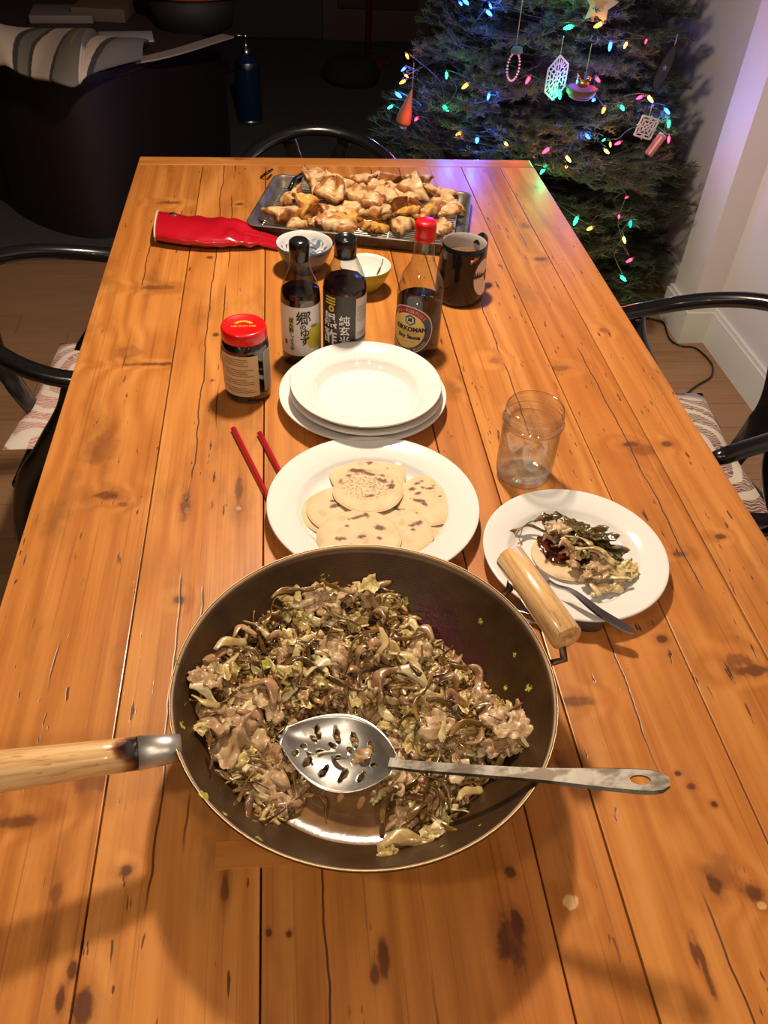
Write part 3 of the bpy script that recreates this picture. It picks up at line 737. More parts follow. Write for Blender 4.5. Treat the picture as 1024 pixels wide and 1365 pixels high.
def edge_dist(x, y):
    d = 9
    for i in range(len(FW_)):
        ax, ay = FW_[i]; bx, by = FW_[(i + 1) % len(FW_)]
        t = max(0, min(1, ((x - ax) * (bx - ax) + (y - ay) * (by - ay)) / ((bx - ax) ** 2 + (by - ay) ** 2 + 1e-12)))
        d = min(d, math.hypot(x - ax - t * (bx - ax), y - ay - t * (by - ay)))
    return d if inside(x, y, FW_) else -d
def heap(x, y):
    """height of the stir-fry above the table"""
    r = math.hypot(x - WX, y - WY); d = edge_dist(x, y)
    cap = 0.058 + 0.006 * nz(x * 30, y * 30, 2) - 0.10 * max(0, 0.43 - y)
    cap -= .030 * sstep(.090, .048, math.hypot((x - .030) * .8, y - .418))
    lo = max(wz(r), BL - 0.004)
    return lerp(lo + 0.002, max(cap, lo + 0.006), sstep(-0.004, 0.045, d)) + 0.004 * nz(x * 70, y * 70, 5)
NG = 96; v, f, cidx = [], [], {}
xs = [p[0] for p in FW_]; ys = [p[1] for p in FW_]
x0_, x1_, y0_, y1_ = min(xs) - .006, max(xs) + .006, min(ys) - .006, max(ys) + .006
cc = []
for i in range(NG + 1):
    for j in range(NG + 1):
        x, y = lerp(x0_, x1_, i / NG), lerp(y0_, y1_, j / NG)
        if edge_dist(x, y) > -0.006 and math.hypot(x - WX, y - WY) < WR - .004:
            cidx[(i, j)] = len(v); v.append((x, y, T + heap(x, y) - 0.004 + 0.003 * nz(x * 160, y * 160, 3)))
            q = nz(x * 60, y * 60, 9)
            cc.append((0.10, 0.055, 0.02) if q < 0 else (0.20, 0.12, 0.045))
for i in range(NG):
    for j in range(NG):
        q = [(i, j), (i + 1, j), (i + 1, j + 1), (i, j + 1)]
        if all(k in cidx for k in q): f.append(tuple(cidx[k] for k in q))
# fine shreds that nobody could count
sv, sf, scol = list(v), list(f), list(cc)
fr = random.Random(21)
PAL = [((0.54, 0.38, 0.16), 5), ((0.42, 0.27, 0.09), 4), ((0.13, 0.06, 0.018), 4), ((0.32, 0.165, 0.075), 4), ((0.40, 0.21, 0.12), 3), ((0.66, 0.52, 0.27), 3), ((0.30, 0.29, 0.04), 1)]
PALX = [c for c, w_ in PAL for _ in range(w_)]
cnt = 0
while cnt < 2600:
    px, py = fr.uniform(255, 705), fr.uniform(765, 1120)
    if not inside(px, py): continue
    p = at(px, py, T + 0.06)
    for _ in range(4):
        h_ = heap(p.x, p.y); p = at(px, py, T + h_)
    if math.hypot(p.x - WX, p.y - WY) > WR - 0.008: continue
    cnt += 1
    ln = fr.uniform(.006, .022); wd = fr.uniform(.0012, .0034); th = fr.uniform(.0008, .0022)
    a = fr.uniform(0, PI); tl = fr.uniform(-.5, .5); cu = fr.uniform(-.008, .008)
    pth = []
    for k in range(5):
        t = (k / 4 - .5) * ln; s_ = cu * ((k / 4 - .5) ** 2) * 4
        pth.append((p.x + t * math.cos(a) - s_ * math.sin(a), p.y + t * math.sin(a) + s_ * math.cos(a), p.z + .001 + t * tl + fr.uniform(-.001, .001)))
    tv, tf = tube(pth, [wd * .6, wd, wd * 1.1, wd, wd * .5], 5, th / wd)
    k0 = len(sv); sv += tv; sf += [tuple(i + k0 for i in q) for q in tf]
    c = tuple(a_ * b_ for a_, b_ in zip(fr.choice(PALX), (.9, .82, .66))); g = fr.uniform(.7, 1.15); scol += [tuple(x * g for x in c)] * len(tv)
tag(obj('stir_fry_shreds', sv, sf, MAT['shred'], cols=scol), 'heap of fine cabbage, mushroom and pork shreds filling the wok', 'stir-fry', kind='stuff')

def blob(seed, sx, sy, sz, lump=0.35, sub=3, freq=1.7):
    bm = bmesh.new(); bmesh.ops.create_icosphere(bm, subdivisions=sub, radius=1.0); out = []
    for q in bm.verts:
        p = q.co; k = 1 + lump * noise.noise(p * freq + Vector((seed * 7.3, 0, 0))) + lump * 0.5 * noise.noise(p * freq * 2.7 + Vector((0, seed * 3.1, 0)))
        out.append((p.x * sx * k, p.y * sy * k, p.z * sz * k))
    f = [tuple(x.index for x in fc.verts) for fc in bm.faces]; bm.free()
    return out, f
def sheet(seed, sx, sy, th, crumple, nu=14, nv_=10, ragged=0.3, grit=0.0):
    """a crumpled slice with thickness"""
    v, f = [], []
    for side in (1, -1):
        for i in range(nu + 1):
            for j in range(nv_ + 1):
                a, b = i / nu * 2 - 1, j / nv_ * 2 - 1
                # round the square off
                x = a * math.sqrt(1 - b * b / 2); y = b * math.sqrt(1 - a * a / 2)
                k = 1 + ragged * nz(x * 1.8 + seed * 5, y * 1.8, 3) + ragged * .5 * nz(x * 4 + seed, y * 4, 8)
                e = math.sqrt(max(0, 1 - max(abs(a), abs(b)) ** 4))
                z = crumple * nz(x * 1.3 + seed * 2.1, y * 1.3, 1) + crumple * .5 * nz(x * 3.1, y * 3.1 + seed, 4)
                z += grit * side * nz(x * 7 + seed, y * 7, 6) + grit * side * .6 * nz(x * 15, y * 15 + seed, 2)
                v.append((x * sx * k, y * sy * k, z + side * th * .5 * e))
    m_ = (nu + 1) * (nv_ + 1)
    for i in range(nu):
        for j in range(nv_):
            a = i * (nv_ + 1) + j; b = a + nv_ + 1
            f.append((a, b, b + 1, a + 1)); f.append((a + m_, a + 1 + m_, b + 1 + m_, b + m_))
    for i in range(nu):
        a, b = i * (nv_ + 1), (i + 1) * (nv_ + 1)
        f.append((a, a + m_, b + m_, b)); f.append((a + nv_, b + nv_, b + nv_ + m_, a + nv_ + m_))
    for j in range(nv_):
        a, b = j, nu * (nv_ + 1) + j
        f.append((a, a + 1, a + 1 + m_, a + m_)); f.append((b, b + m_, b + 1 + m_, b + 1))
    return v, f
def strip(seed, ln, wd, th, bend, twist=0.6, n_=14, taper=0.5):
    q = random.Random(seed); pth, rr = [], []
    ph = q.uniform(0, 6); w2 = q.uniform(0.7, 1.3)
    for k in range(n_):
        t = k / (n_ - 1) - .5
        pth.append((t * ln, bend * math.cos(t * 3.1 * w2 + ph * .12) + bend * .3 * math.sin(t * 7 + ph), bend * .45 * math.sin(t * 4 + ph)))
        rr.append(wd * (1 - taper * (2 * abs(t)) ** 3) * (1 + .18 * math.sin(t * 11 + ph)))
    v, f = [], []
    for i, p in enumerate(pth):
        t = Vector(pth[min(i + 1, n_ - 1)]) - Vector(pth[max(i - 1, 0)]); t.normalize()
        tw = twist * math.sin(i / n_ * 3 + ph); s_ = t.cross(Vector((0, math.sin(tw), math.cos(tw)))).normalized(); u = s_.cross(t)
        for k in range(8):
            a = 2 * PI * k / 8; v.append(Vector(p) + s_ * rr[i] * math.cos(a) + u * th * .5 * math.sin(a))
    for i in range(n_ - 1):
        for k in range(8): f.append((i * 8 + k, i * 8 + (k + 1) % 8, (i + 1) * 8 + (k + 1) % 8, (i + 1) * 8 + k))
    f.append(tuple(range(8))[::-1]); f.append(tuple(range((n_ - 1) * 8, n_ * 8)))
    return v, f
KINDS = {
 'pork_slice': ('ragged slice of pale brown cooked pork among the stir-fry in the wok', 'pork', 'pork slices in the wok', 'pork', [sheet(i, .019, .0135, .0055, .007, 22, 18, .5, .0016) for i in range(10)]),
 'cabbage_strip': ('glossy pale strip of napa cabbage among the stir-fry in the wok', 'cabbage', 'cabbage strips in the wok', 'cabbage', [strip(i + 40, .032, .0044, .0022, .0035, .7, 14, .35) for i in range(10)]),
 'cabbage_leaf': ('crumpled yellow-green cabbage leaf piece among the stir-fry in the wok', 'cabbage', 'cabbage leaf pieces in the wok', 'cabbage_leaf', [sheet(i + 60, .013, .009, .0016, .009, 14, 10, .45) for i in range(8)]),
 'mushroom_slice': ('tan mushroom slice among the stir-fry in the wok', 'mushroom', 'mushroom slices in the wok', 'mushroom', [strip(i + 80, .030, .0052, .0038, .009, .9, 14, .7) for i in range(8)]),
 'brown_strip': ('thin dark brown glossy strip among the stir-fry in the wok', 'mushroom', 'dark strips in the wok', 'brown_strip', [strip(i + 120, .046, .0026, .0014, .007, 1.4, 18, .4) for i in range(12)]),
 'leek_piece': ('small green leek piece among the stir-fry in the wok', 'leek', 'leek pieces in the wok', 'leek', [sheet(i + 160, .0060, .0045, .0012, .002, 8, 6, .2) for i in range(5)]),
}
KM = {k: [mesh(k, *p, MAT[d[3]]) for p in d[4]] for k, d in KINDS.items()}
def put(kind, px, py, lift=0.004, yaw=None, scale=1.0, tilt=0.45, idx=None, q=rnd, on=None):
    p = at(px, py, T + .06)
    if on is None:
        for _ in range(4): p = at(px, py, T + heap(p.x, p.y) + lift)
        rr = math.hypot(p.x - WX, p.y - WY); need = T + wz(min(WR, rr + .011 * scale)) + .003     # keep clear of the pan's wall
        if p.z < need: p = at(px, py, need)
    else: p = on
    ms = KM[kind]; o = bpy.data.objects.new(kind, ms[q.randrange(len(ms)) if idx is None else idx]); COL.objects.link(o)
    o.location = p; o.rotation_euler = (q.uniform(-tilt, tilt), q.uniform(-tilt, tilt), q.uniform(0, 2 * PI) if yaw is None else yaw)
    o.scale = (scale * q.uniform(.85, 1.15),) * 3
    d = KINDS[kind]; return tag(o, d[0], d[1], d[2])
q = random.Random(5)
# pork: the ones that stand out in the photograph first
for px, py, s_ in [(305, 975, 1.6), (290, 960, 1.3), (330, 1000, 1.4), (350, 1020, 1.7), (390, 1010, 1.0), (275, 905, .9), (432, 800, 1.3), (455, 795, 1.1), (300, 990, 1.0), (490, 945, 1.3), (470, 925, 1.0), (505, 985, 1.1),
                 (680, 968, 1.4), (670, 992, 1.3), (690, 960, .8), (590, 965, 1.1), (535, 990, 1.0), (360, 935, 1.1), (370, 1075, .8), (395, 1065, .7), (540, 1095, .9), (520, 1050, 1.0), (600, 1020, .9), (640, 940, 1.0), (445, 905, .8), (560, 900, .9), (385, 865, .8), (330, 930, .8), (545, 1020, 1.0), (620, 990, 1.0), (350, 1060, 1.0), (365, 1045, 1.0)]:
    put('pork_slice', px, py, .004, None, s_, .4, None, q)
for px, py, s_, yw in [(505, 858, 1.0, None), (540, 880, 1.3, -.6), (525, 870, 1.2, -.9), (552, 905, 1.3, -.5), (430, 890, 1.1, .4), (310, 880, 1.2, 1.0), (300, 900, 1.1, 1.1)]:
    put('cabbage_strip', px, py, .010, yw, s_, .25, None, q)
for o in COL.objects:
    if o.name == 'cabbage_strip': o['label'] = 'pale square-cut cabbage rib near the middle of the stir-fry, above the spoon'
    if o.name == 'pork_slice': o['label'] = 'large ragged pork slice at the left edge of the stir-fry, left of the spoon'
    if o.name == 'pork_slice.003': o['label'] = 'biggest pork slice at lower left of the stir-fry, touching the broth'
    if o.name == 'pork_slice.012': o['label'] = 'pork slice at the far right edge of the stir-fry, above the spoon handle'
for px, py, s_, yw in [(510, 795, 1.2, 1.2), (515, 805, 1.0, .9), (345, 925, 1.3, -.5), (375, 890, 1.2, -.8), (455, 880, 1.0, .8), (520, 915, 1.2, 1.1), (560, 850, 1.1, -.4), (610, 935, 1.0, .2), (440, 945, 1.0, -.6)]:
    put('mushroom_slice', px, py, .010, yw, s_, .3, None, q)
for px, py, s_, yw in [(425, 850, 1.4, 1.1), (415, 880, 1.3, 1.2), (460, 830, 1.2, -.4), (440, 865, 1.3, 1.3), (350, 860, 1.2, -.2), (405, 860, 1.2, -.1), (560, 960, 1.2, .4), (600, 950, 1.2, -.5), (640, 975, 1.2, .2), (545, 1062, 1.4, .9), (578, 1050, 1.5, 1.1), (380, 835, 1.3, .2), (480, 870, 1.3, .9), (415, 900, 1.4, -.3), (520, 940, 1.3, .3), (460, 960, 1.2, -.5), (600, 1000, 1.3, .8), (340, 890, 1.3, -.9), (630, 960, 1.2, -.2), (570, 930, 1.3, 1.3), (365, 960, 1.2, .6), (500, 900, 1.2, 1.0), (540, 860, 1.2, .5), (275, 1000, 1.0, -1.3), (320, 1045, 1.1, -.2), (395, 790, 1.1, .5)]:
    put('brown_strip', px, py, .012, yw, s_, .35, None, q)
for kind, N_ in (('pork_slice', 12), ('cabbage_strip', 110), ('cabbage_leaf', 95), ('mushroom_slice', 70), ('brown_strip', 150), ('leek_piece', 26)):
    c = 0
    while c < N_:
        px, py = q.uniform(260, 700), q.uniform(770, 1115)
        if not inside(px, py): continue
        c += 1; put(kind, px, py, q.uniform(.002, .009), None, q.uniform(.7, 1.05), .55, None, q)
# pieces lying in the broth, and bits stuck to the bare wall of the pan
for kind, px, py, s_, yw in [('cabbage_strip', 540, 1128, 1.5, .05), ('cabbage_leaf', 518, 1136, .6, 0), ('brown_strip', 425, 1075, .8, -1.0), ('brown_strip', 560, 1085, .8, 1.0), ('pork_slice', 470, 1040, .7, 0), ('cabbage_leaf', 500, 1068, .5, .4)]:
    p = wall_hit(px, py, .004) if py > 1100 else at(px, py, T + BL + .001)
    o = put(kind, px, py, 0, yw, s_, .12, None, q, on=p + Vector((0, 0, .002)))
    if (px, py) == (540, 1128): o['label'] = 'lone pale cabbage strip on the bare front wall of the wok, beside the broth'
for i, (px, py, s_) in enumerate([(540, 802, 1.0), (641, 828, .75), (686, 873, .5), (674, 917, .6), (705, 917, .8), (655, 902, .35), (237, 883, .6), (272, 1060, 1.0), (243, 967, .7), (247, 940, .5), (265, 880, .4), (345, 1118, .7), (300, 1085, .5), (700, 970, .5), (696, 1000, .6), (433, 770, 1.1), (275, 930, .8), (690, 945, .4), (590, 1128, .4), (640, 1100, .35)]):
    p = wall_hit(px, py, .0015); r_ = Vector((p.x - WX, p.y - WY)); rr = r_.length
    slope = math.atan(0.096 * 1.5 * max(0, (rr - .085) / .097) ** .5 / .097)
    o = put('leek_piece', px, py, 0, None, s_, 0, i % 5, q, on=p)
    ax = Vector((-r_.y, r_.x, 0)).normalized()
    o.rotation_euler = (Matrix.Rotation(-slope, 3, ax) @ Matrix.Rotation(q.uniform(0, 6), 3, 'Z')).to_euler()
    o['label'] = 'tiny green leek scrap stuck to the bare steel wall of the wok'; o['group'] = 'leek scraps on the wok wall'

# ------------------------------------------------------------------ slotted spoon lying across the wok
A_ = at(376, 982, T + .054); Bn = at(527, 1022, T + .063); Cr = at(715, 1032, T + .105); Ct = at(893, 1043, T + .128)
sp = thing('slotted_spoon', 'stainless slotted spoon lying across the stir-fry and the wok rim', 'spoon', tuple(Bn))
# bowl in its own frame: X from neck to tip
def bowl_part():
    nu, nv_ = 40, 24; v, f = [], []
    Lb, Wb, D = 0.112, 0.0375, 0.014
    for side in (0, 1):
        for i in range(nu + 1):
            u = i / nu; x = Lb * u
            wv = Wb * max(.15, math.sin(PI * (u * .955 + .025) ** .93)) ** .72
            for j in range(nv_ + 1):
                s_ = j / nv_ * 2 - 1
                z = -D * (1 - s_ * s_) * math.sin(PI * min(1, u * 1.0)) ** .6 + .006 * (2 * u - 1) ** 2
                v.append((x, wv * s_, z - (.0016 if side else 0)))
    m_ = (nu + 1) * (nv_ + 1)
    for i in range(nu):
        for j in range(nv_):
            a = i * (nv_ + 1) + j; b = a + nv_ + 1
            f.append((a, b, b + 1, a + 1)); f.append((a + m_, a + 1 + m_, b + 1 + m_, b + m_))
    for i in range(nu):
        a, b = i * (nv_ + 1), (i + 1) * (nv_ + 1)
        f.append((a, a + m_, b + m_, b)); f.append((a + nv_, b + nv_, b + nv_ + m_, a + nv_ + m_))
    for j in range(nv_):
        a, b = j, nu * (nv_ + 1) + j
        f.append((a, a + 1, a + 1 + m_, a + m_)); f.append((b, b + m_, b + 1 + m_, b + 1))
    cuts = []
    def slot(x, y, rx, ry, ang):
        c, s_ = math.cos(ang), math.sin(ang); pl = []
        for k in range(16):
            a = 2 * PI * k / 16; X, Y = rx * math.cos(a), ry * math.sin(a); pl.append((x + X * c - Y * s_, y + X * s_ + Y * c))
        cuts.append(prism(pl, -.03, .03))
    for row, (yy, ang) in enumerate(((.0195, 1.45), (-.0195, -1.0))):
        for k, x in enumerate((.026, .044, .062, .080)):
            slot(x + .003, yy * (1 - .25 * abs(x - .053) / .03), .0080 if 0 < k < 3 else .0065, .0027, ang)
    for k, x in enumerate((.022, .040, .058, .076, .092)): slot(x, .001, .0040 if k % 2 else .0030, .0026, .3)
    for x in (.031, .049, .067, .085): slot(x, -.0085, .0040, .0022, -.5)
    for x in (.096,): slot(x, .011, .004, .0025, 1.3)
    cv, cf = join(*cuts)
    return boolean_cut(v, f, cv, cf)
n = NT('stained_spoon_steel'); P = n.coord()
sm = n.range(n.noise(P, 45, 4, 0.6), 0.45, 0.7)
MAT['spoon'] = n.pbr(n.mix(sm, (0.62, 0.60, 0.56), (0.40, 0.35, 0.30)), n.math('MULTIPLY_ADD', sm, 0.15, 0.30), 0.95)
bd = A_ - Bn
bv, bf = bowl_part()
o = obj('bowl', bv, bf, MAT['spoon'], sp); 
x = bd.normalized(); y = Vector((0, 0, 1)).cross(x).normalized(); z = x.cross(y)
yt = (y * math.cos(-.20) + z * math.sin(-.20)); zt = x.cross(yt)
o.matrix_local = Matrix(((x.x, yt.x, zt.x, 0), (x.y, yt.y, zt.y, 0), (x.z, yt.z, zt.z, 0), (0, 0, 0, 1)))
def flat_handle(path, widths, th, hole=None):
    """flat strap along a path; widths are half widths"""
    P_ = [Vector(p) for p in path]; v, f = [], []; n_ = len(P_)
    for i, p in enumerate(P_):
        t = (P_[min(i + 1, n_ - 1)] - P_[max(i - 1, 0)]).normalized(); s_ = t.cross(Vector((0, 0, 1))).normalized(); u = s_.cross(t)
        for a, b in ((-1, -.5), (-.8, .5), (.8, .5), (1, -.5)): v.append(p + s_ * widths[i] * a + u * th * b)
    for i in range(n_ - 1):
        for k in range(4): f.append((i * 4 + k, i * 4 + (k + 1) % 4, i * 4 + 4 + (k + 1) % 4, i * 4 + 4 + k))
    f.append((3, 2, 1, 0)); f.append(tuple(range((n_ - 1) * 4, n_ * 4)))
    return v, f
hp = smooth_path([Bn + bd.normalized() * .006 + Vector((0, 0, .0045)), Bn.lerp(Cr, .2) + Vector((0, 0, .003)), Cr, Cr.lerp(Ct, .5), Ct], 26)
hw = [lerp(.0062, .0054, min(1, i / 4)) if i < 5 else lerp(.0058, .0125, sstep(8, 24, i)) for i in range(26)]
hw[25] = .0045; hw[24] = .0095; hw[23] = .0118
hv, hf = flat_handle([p - Bn for p in hp], hw, .0026)
ht = (Ct - Cr).normalized(); hs = ht.cross(Vector((0, 0, 1))).normalized(); hu = hs.cross(ht); hc = at(846, 1039, T + .122) - Bn
hc = (Ct - Bn) - ht * .0235
pl = [(Vector(hc) + ht * .0085 * math.cos(2 * PI * k / 20) + hs * .0046 * math.sin(2 * PI * k / 20)) for k in range(20)]
cv = [p + hu * -.02 for p in pl] + [p + hu * .02 for p in pl]
cf = [tuple(range(20))[::-1], tuple(range(20, 40))] + [(i, (i + 1) % 20, (i + 1) % 20 + 20, i + 20) for i in range(20)]
hv, hf = boolean_cut(hv, hf, cv, cf)
n = NT('worn_handle_steel'); P = n.coord()
sm = n.range(n.noise(n.scale(P, (30, 60, 60)), 1.0, 4, 0.6), 0.42, 0.62)
obj('handle', hv, hf, n.pbr(n.mix(sm, (0.22, 0.195, 0.165), (0.09, 0.07, 0.052)), 0.48, 0.85), sp, smooth=False)

# ------------------------------------------------------------------ plates
def plate_prof(R0, well, h, th=.004):
    """rim plate: flat well, short wall, wide sloping rim with a rolled lip"""
    up = [(0, .004), (well * .6, .004), (well * .92, .0048), (well, .0072), (well + .005, h * .60), (well + .009, h * .72), (R0 - .004, h), (R0 - .001, h + .0006)]
    dn = [(R0, h - .001), (R0 - .002, h - .0035), (well + .014, h * .74 - th), (well + .004, .004), (well - .002, .0008), (well - .006, 0), (well - .010, .001), (well * .5, .0012), (0, .0012)]
    return up + dn
def plate(p, R0, well, h, label, z=T, tilt=(0, 0), group=None):
    o = obj('plate', *lathe(plate_prof(R0, well, h), 96), MAT['porcelain'], loc=(p.x, p.y, z), rot=(tilt[0], tilt[1], 0))
    return tag(o, label, 'plate', group)
pl_ = [at(484, 521, T + .024), at(489, 515, T + .036), at(488, 510, T + .047)]
plate(pl_[0], .129, .088, .024, 'widest white plate at the bottom of the stack of three', T, group='white plates in the stack')
plate(pl_[1], .117, .080, .024, 'middle white plate between two others in the stack', T + .0090, group='white plates in the stack')
plate(pl_[2], .1145, .074, .033, 'empty white rimmed soup plate on top of the stack', T + .0165, group='white plates in the stack')
PB = at(498, 668, T + .024); plate(PB, .140, .094, .024, 'large white plate holding the pile of round flatbreads')
PS = at(767, 733, T + .022); plate(PS, .1165, .077, .022, 'white plate holding a filled flatbread and a fork')

# ------------------------------------------------------------------ flatbreads
def bread(name, c, Rr, z, spots, label, blister=False, seed=0, tilt=(0, 0), squash=1.0, parent=None, drape=True):
    """round griddled bread; spots are pixels of its browned marks: (px, py, rx, ry, turn, depth)"""
    nr, ns = 30, 90; v, f, cl = [], [], []
    tx, ty = tilt; sp_ = []
    for s_ in spots:
        p = at(s_[0], s_[1], z + .003); sp_.append((p.x - c.x, p.y - c.y, s_[2], s_[3], s_[4], s_[5] if len(s_) > 5 else 1.0))
    def zz(x, y): return tx * x + ty * y + .0012 * nz(x * 40 + seed, y * 40, 1)
    def add(r_, a, top):
        k = 1 + .035 * nz(math.cos(a) * 1.6 + seed, math.sin(a) * 1.6, seed * 2.0)
        x, y = Rr * r_ * k * math.cos(a), Rr * r_ * k * math.sin(a) * squash
        e = math.sqrt(max(0, 1 - r_ ** 10))
        v.append((x, y, zz(x, y) + (.0042 * (.35 + .65 * e) if top else (.0 + .0015 * (1 - e)))))
        g = .5 + .5 * nz(x * 55 + seed, y * 55, 4)
        col = [lerp(a_, b_, g) for a_, b_ in zip((.60, .40, .21), (.72, .52, .31))]
        if top:
            br = .25 * sstep(.25, .6, nz(x * 70, y * 70 + seed, 7)) * (1 - r_ * .4)
            for (sx, sy, ra, rb_, an, dp) in sp_:
                dx, dy = x - sx, y - sy; ca, sa = math.cos(an), math.sin(an)
                q_ = math.hypot((dx * ca + dy * sa) / ra, (-dx * sa + dy * ca) / rb_) + .55 * nz(x * 260, y * 260, seed + 3)
                br = max(br, dp * sstep(1.15, .55, q_))
            if blister:
                q_ = math.hypot((x + .002) / .036, (y - .006) / .030)
                st = nz(x * 420 + y * 250, y * 330 - x * 100, 2)
                br = max(br, sstep(1.1, .8, q_) * sstep(.08, .35, st) * .8, sstep(.16, .05, abs(q_ - .98)) * sstep(-.1, .3, nz(x * 120, y * 120, 6)) * (y > 0) * .9)
            col = [lerp(col[k_], (.13, .035, .012)[k_], min(1, br)) for k_ in range(3)]
        cl.append(col)
    for top in (True, False):
        add(0, 0, top)
        for i in range(1, nr + 1):
            for k in range(ns): add((i / nr) ** .8, 2 * PI * k / ns, top)
    m_ = 1 + nr * ns
    for o_, fl in ((0, False), (m_, True)):
        for k in range(ns):
            t3 = (o_, o_ + 1 + k, o_ + 1 + (k + 1) % ns); f.append(t3[::-1] if fl else t3)
            for i in range(nr - 1):
                a = o_ + 1 + i * ns + k; b = o_ + 1 + i * ns + (k + 1) % ns
                q4 = (a, a + ns, b + ns, b); f.append(q4[::-1] if fl else q4)
    for k in range(ns):
        a = 1 + (nr - 1) * ns + k; b = 1 + (nr - 1) * ns + (k + 1) % ns; f.append((a, a + m_, b + m_, b))
    o = obj(name, v, f, MAT['bread'], loc=(c.x, c.y, z), cols=cl)
    return tag(o, label, 'flatbread', 'round flatbreads on the large plate')
def BP(cx, cy): return lambda px, py: (340 + px / 3.303, 570 + py / 3.303)
def cp(px, py): return (340 + px / 3.303, 570 + py / 3.303)
def S_(lst): return [(*cp(a, b), c, d, e, *g) for a, b, c, d, e, *g in lst]
Z0 = T + .0052
bread('flatbread', at(447, 684, Z0), .045, Z0, [], 'plain flatbread peeking out at lower left beneath two others', seed=31)
bread('flatbread', at(588, 681, Z0 + .0005), .0485, Z0, [], 'plain flatbread at the right edge of the pile, half covered', seed=32, tilt=(.04, 0))
bread('flatbread', at(538, 716, Z0), .0475, Z0, [], 'plain flatbread lowest at front right, mostly hidden', seed=33)
bread('flatbread', at(491, 630, Z0 + .008), .0525, Z0 + .002, S_([(505, 160, .006, .004, 0), (583, 183, .002, .002, 0), (430, 190, .006, .005, 0)]), 'flatbread at the very back of the pile, half under the blistered one', seed=34, tilt=(0, .03))
bread('flatbread', at(453, 676, Z0 + .0095), .044, Z0 + .0045, S_([(350, 348, .0085, .0045, .3), (343, 326, .004, .003, 0)]), 'flatbread with two dark spots at the left of the pile', seed=35)
bread('flatbread', at(574, 664, Z0 + .010), .049, Z0 + .0055, S_([(690, 272, .006, .004, 0), (715, 250, .006, .003, .2), (735, 242, .003, .002, 0), (770, 272, .008, .003, .15), (718, 292, .005, .003, 0), (738, 268, .003, .003, 0), (722, 322, .011, .004, -.35), (815, 306, .003, .002, 0), (745, 335, .006, .003, -.6), (785, 260, .004, .0015, .2)]), 'spotted flatbread at the upper right of the pile', seed=36, tilt=(.03, .02))
bread('flatbread', at(530, 707, Z0 + .0105), .046, Z0 + .0055, S_([(637, 357, .0095, .004, .05), (718, 424, .008, .0045, .4), (690, 435, .005, .003, .2), (712, 378, .0025, .0015, 0), (697, 455, .003, .003, .9)]), 'flatbread with a dark oval spot at the front right of the pile', seed=37, tilt=(.02, -.02))
bread('flatbread', at(491, 650, Z0 + .016), .0475, Z0 + .0105, S_([(450, 190, .013, .0055, -.1), (500, 205, .010, .004, -.5), (560, 235, .011, .004, -.5), (600, 262, .006, .006, -.9), (505, 303, .008, .003, .3)]), 'blistered flatbread with a scorched brown patch, on top of the pile at the back', True, seed=38, tilt=(0, -.02))
bread('flatbread', at(479, 714, Z0 + .017), .054, Z0 + .0115, S_([(455, 393, .0155, .0032, .33), (490, 384, .005, .006, 0), (550, 443, .0085, .0055, -.25), (405, 434, .003, .003, 0), (377, 492, .0085, .0042, .05), (470, 482, .0065, .0045, 0), (548, 490, .0055, .0032, -.1), (423, 520, .004, .0025, 0)]), 'largest flatbread with short brown bars, on top at the front of the pile', seed=39, tilt=(0, -.03))

# ------------------------------------------------------------------ filled flatbread on the small plate
ZS = T + .0055
o = bread('flatbread', at(762, 738, ZS + .005), .0505, ZS, [], 'flatbread under dark stir-fry filling on the small plate', seed=51, squash=.9); o['group'] = ''
del o['group']
fq = random.Random(12)
SPK = {
 'sauce': None}
n = NT('chilli_sauce'); P = n.coord()
MAT['hoisin'] = n.pbr(n.ramp(n.noise(P, 120, 3), [(0.35, (0.035, 0.008, 0.003)), (0.65, (0.10, 0.018, 0.006))]), 0.08, 0.0, n.bump(n.noise(P, 200, 2), 0.4, 0.002), Coat_Weight=0.6)
v, f = sheet(3, .034, .022, .003, .001, 20, 14, .35)
pc = at(748, 735, ZS + .006)
tag(obj('sauce', v, f, MAT['hoisin'], loc=(pc.x, pc.y, ZS + .0065), rot=(0, 0, -.55)), 'dark red-brown sauce smeared on the flatbread under the filling', 'sauce')
FIL = {'brown_strip': ('dark glossy brown strip in the filling on the small plate', 'mushroom', 'dark strips on the small plate'),
       'cabbage_strip': ('pale cabbage strip in the filling on the small plate', 'cabbage', 'cabbage strips on the small plate'),
       'cabbage_leaf': ('crumpled yellow cabbage leaf in the filling on the small plate', 'cabbage', 'cabbage leaves on the small plate'),
       'pork_slice': ('small piece of pink-brown pork in the filling on the small plate', 'pork', 'pork pieces on the small plate'),
       'mushroom_slice': ('brown mushroom slice in the filling on the small plate', 'mushroom', 'mushroom slices on the small plate')}
KINDS['wilted_leaf'] = ('', '', '', None, None)
MAT['wilted'] = food('wilted_dark_leaf', (0.030, 0.022, 0.006), (0.075, 0.052, 0.012), (0.15, 0.10, 0.028), 90, 0.2, 0.6)
KM['wilted_leaf'] = [mesh('wilted_leaf', *sheet(i + 200, .021, .0075, .0016, .006, 18, 10, .35), MAT['wilted']) for i in range(6)]
FIL['wilted_leaf'] = ('dark olive wilted leaf strip along the back of the filling on the small plate', 'vegetable', 'wilted leaves on the small plate')
def fill(kind, cx, cy, h, yaw, s_, tilt=.2):
    px, py = 680 + cx / 5.39, 670 + cy / 5.39
    o = put(kind, px, py, 0, yaw, s_, tilt, None, fq, on=at(px, py, ZS + h)); d = FIL[kind]; o['label'], o['category'], o['group'] = d
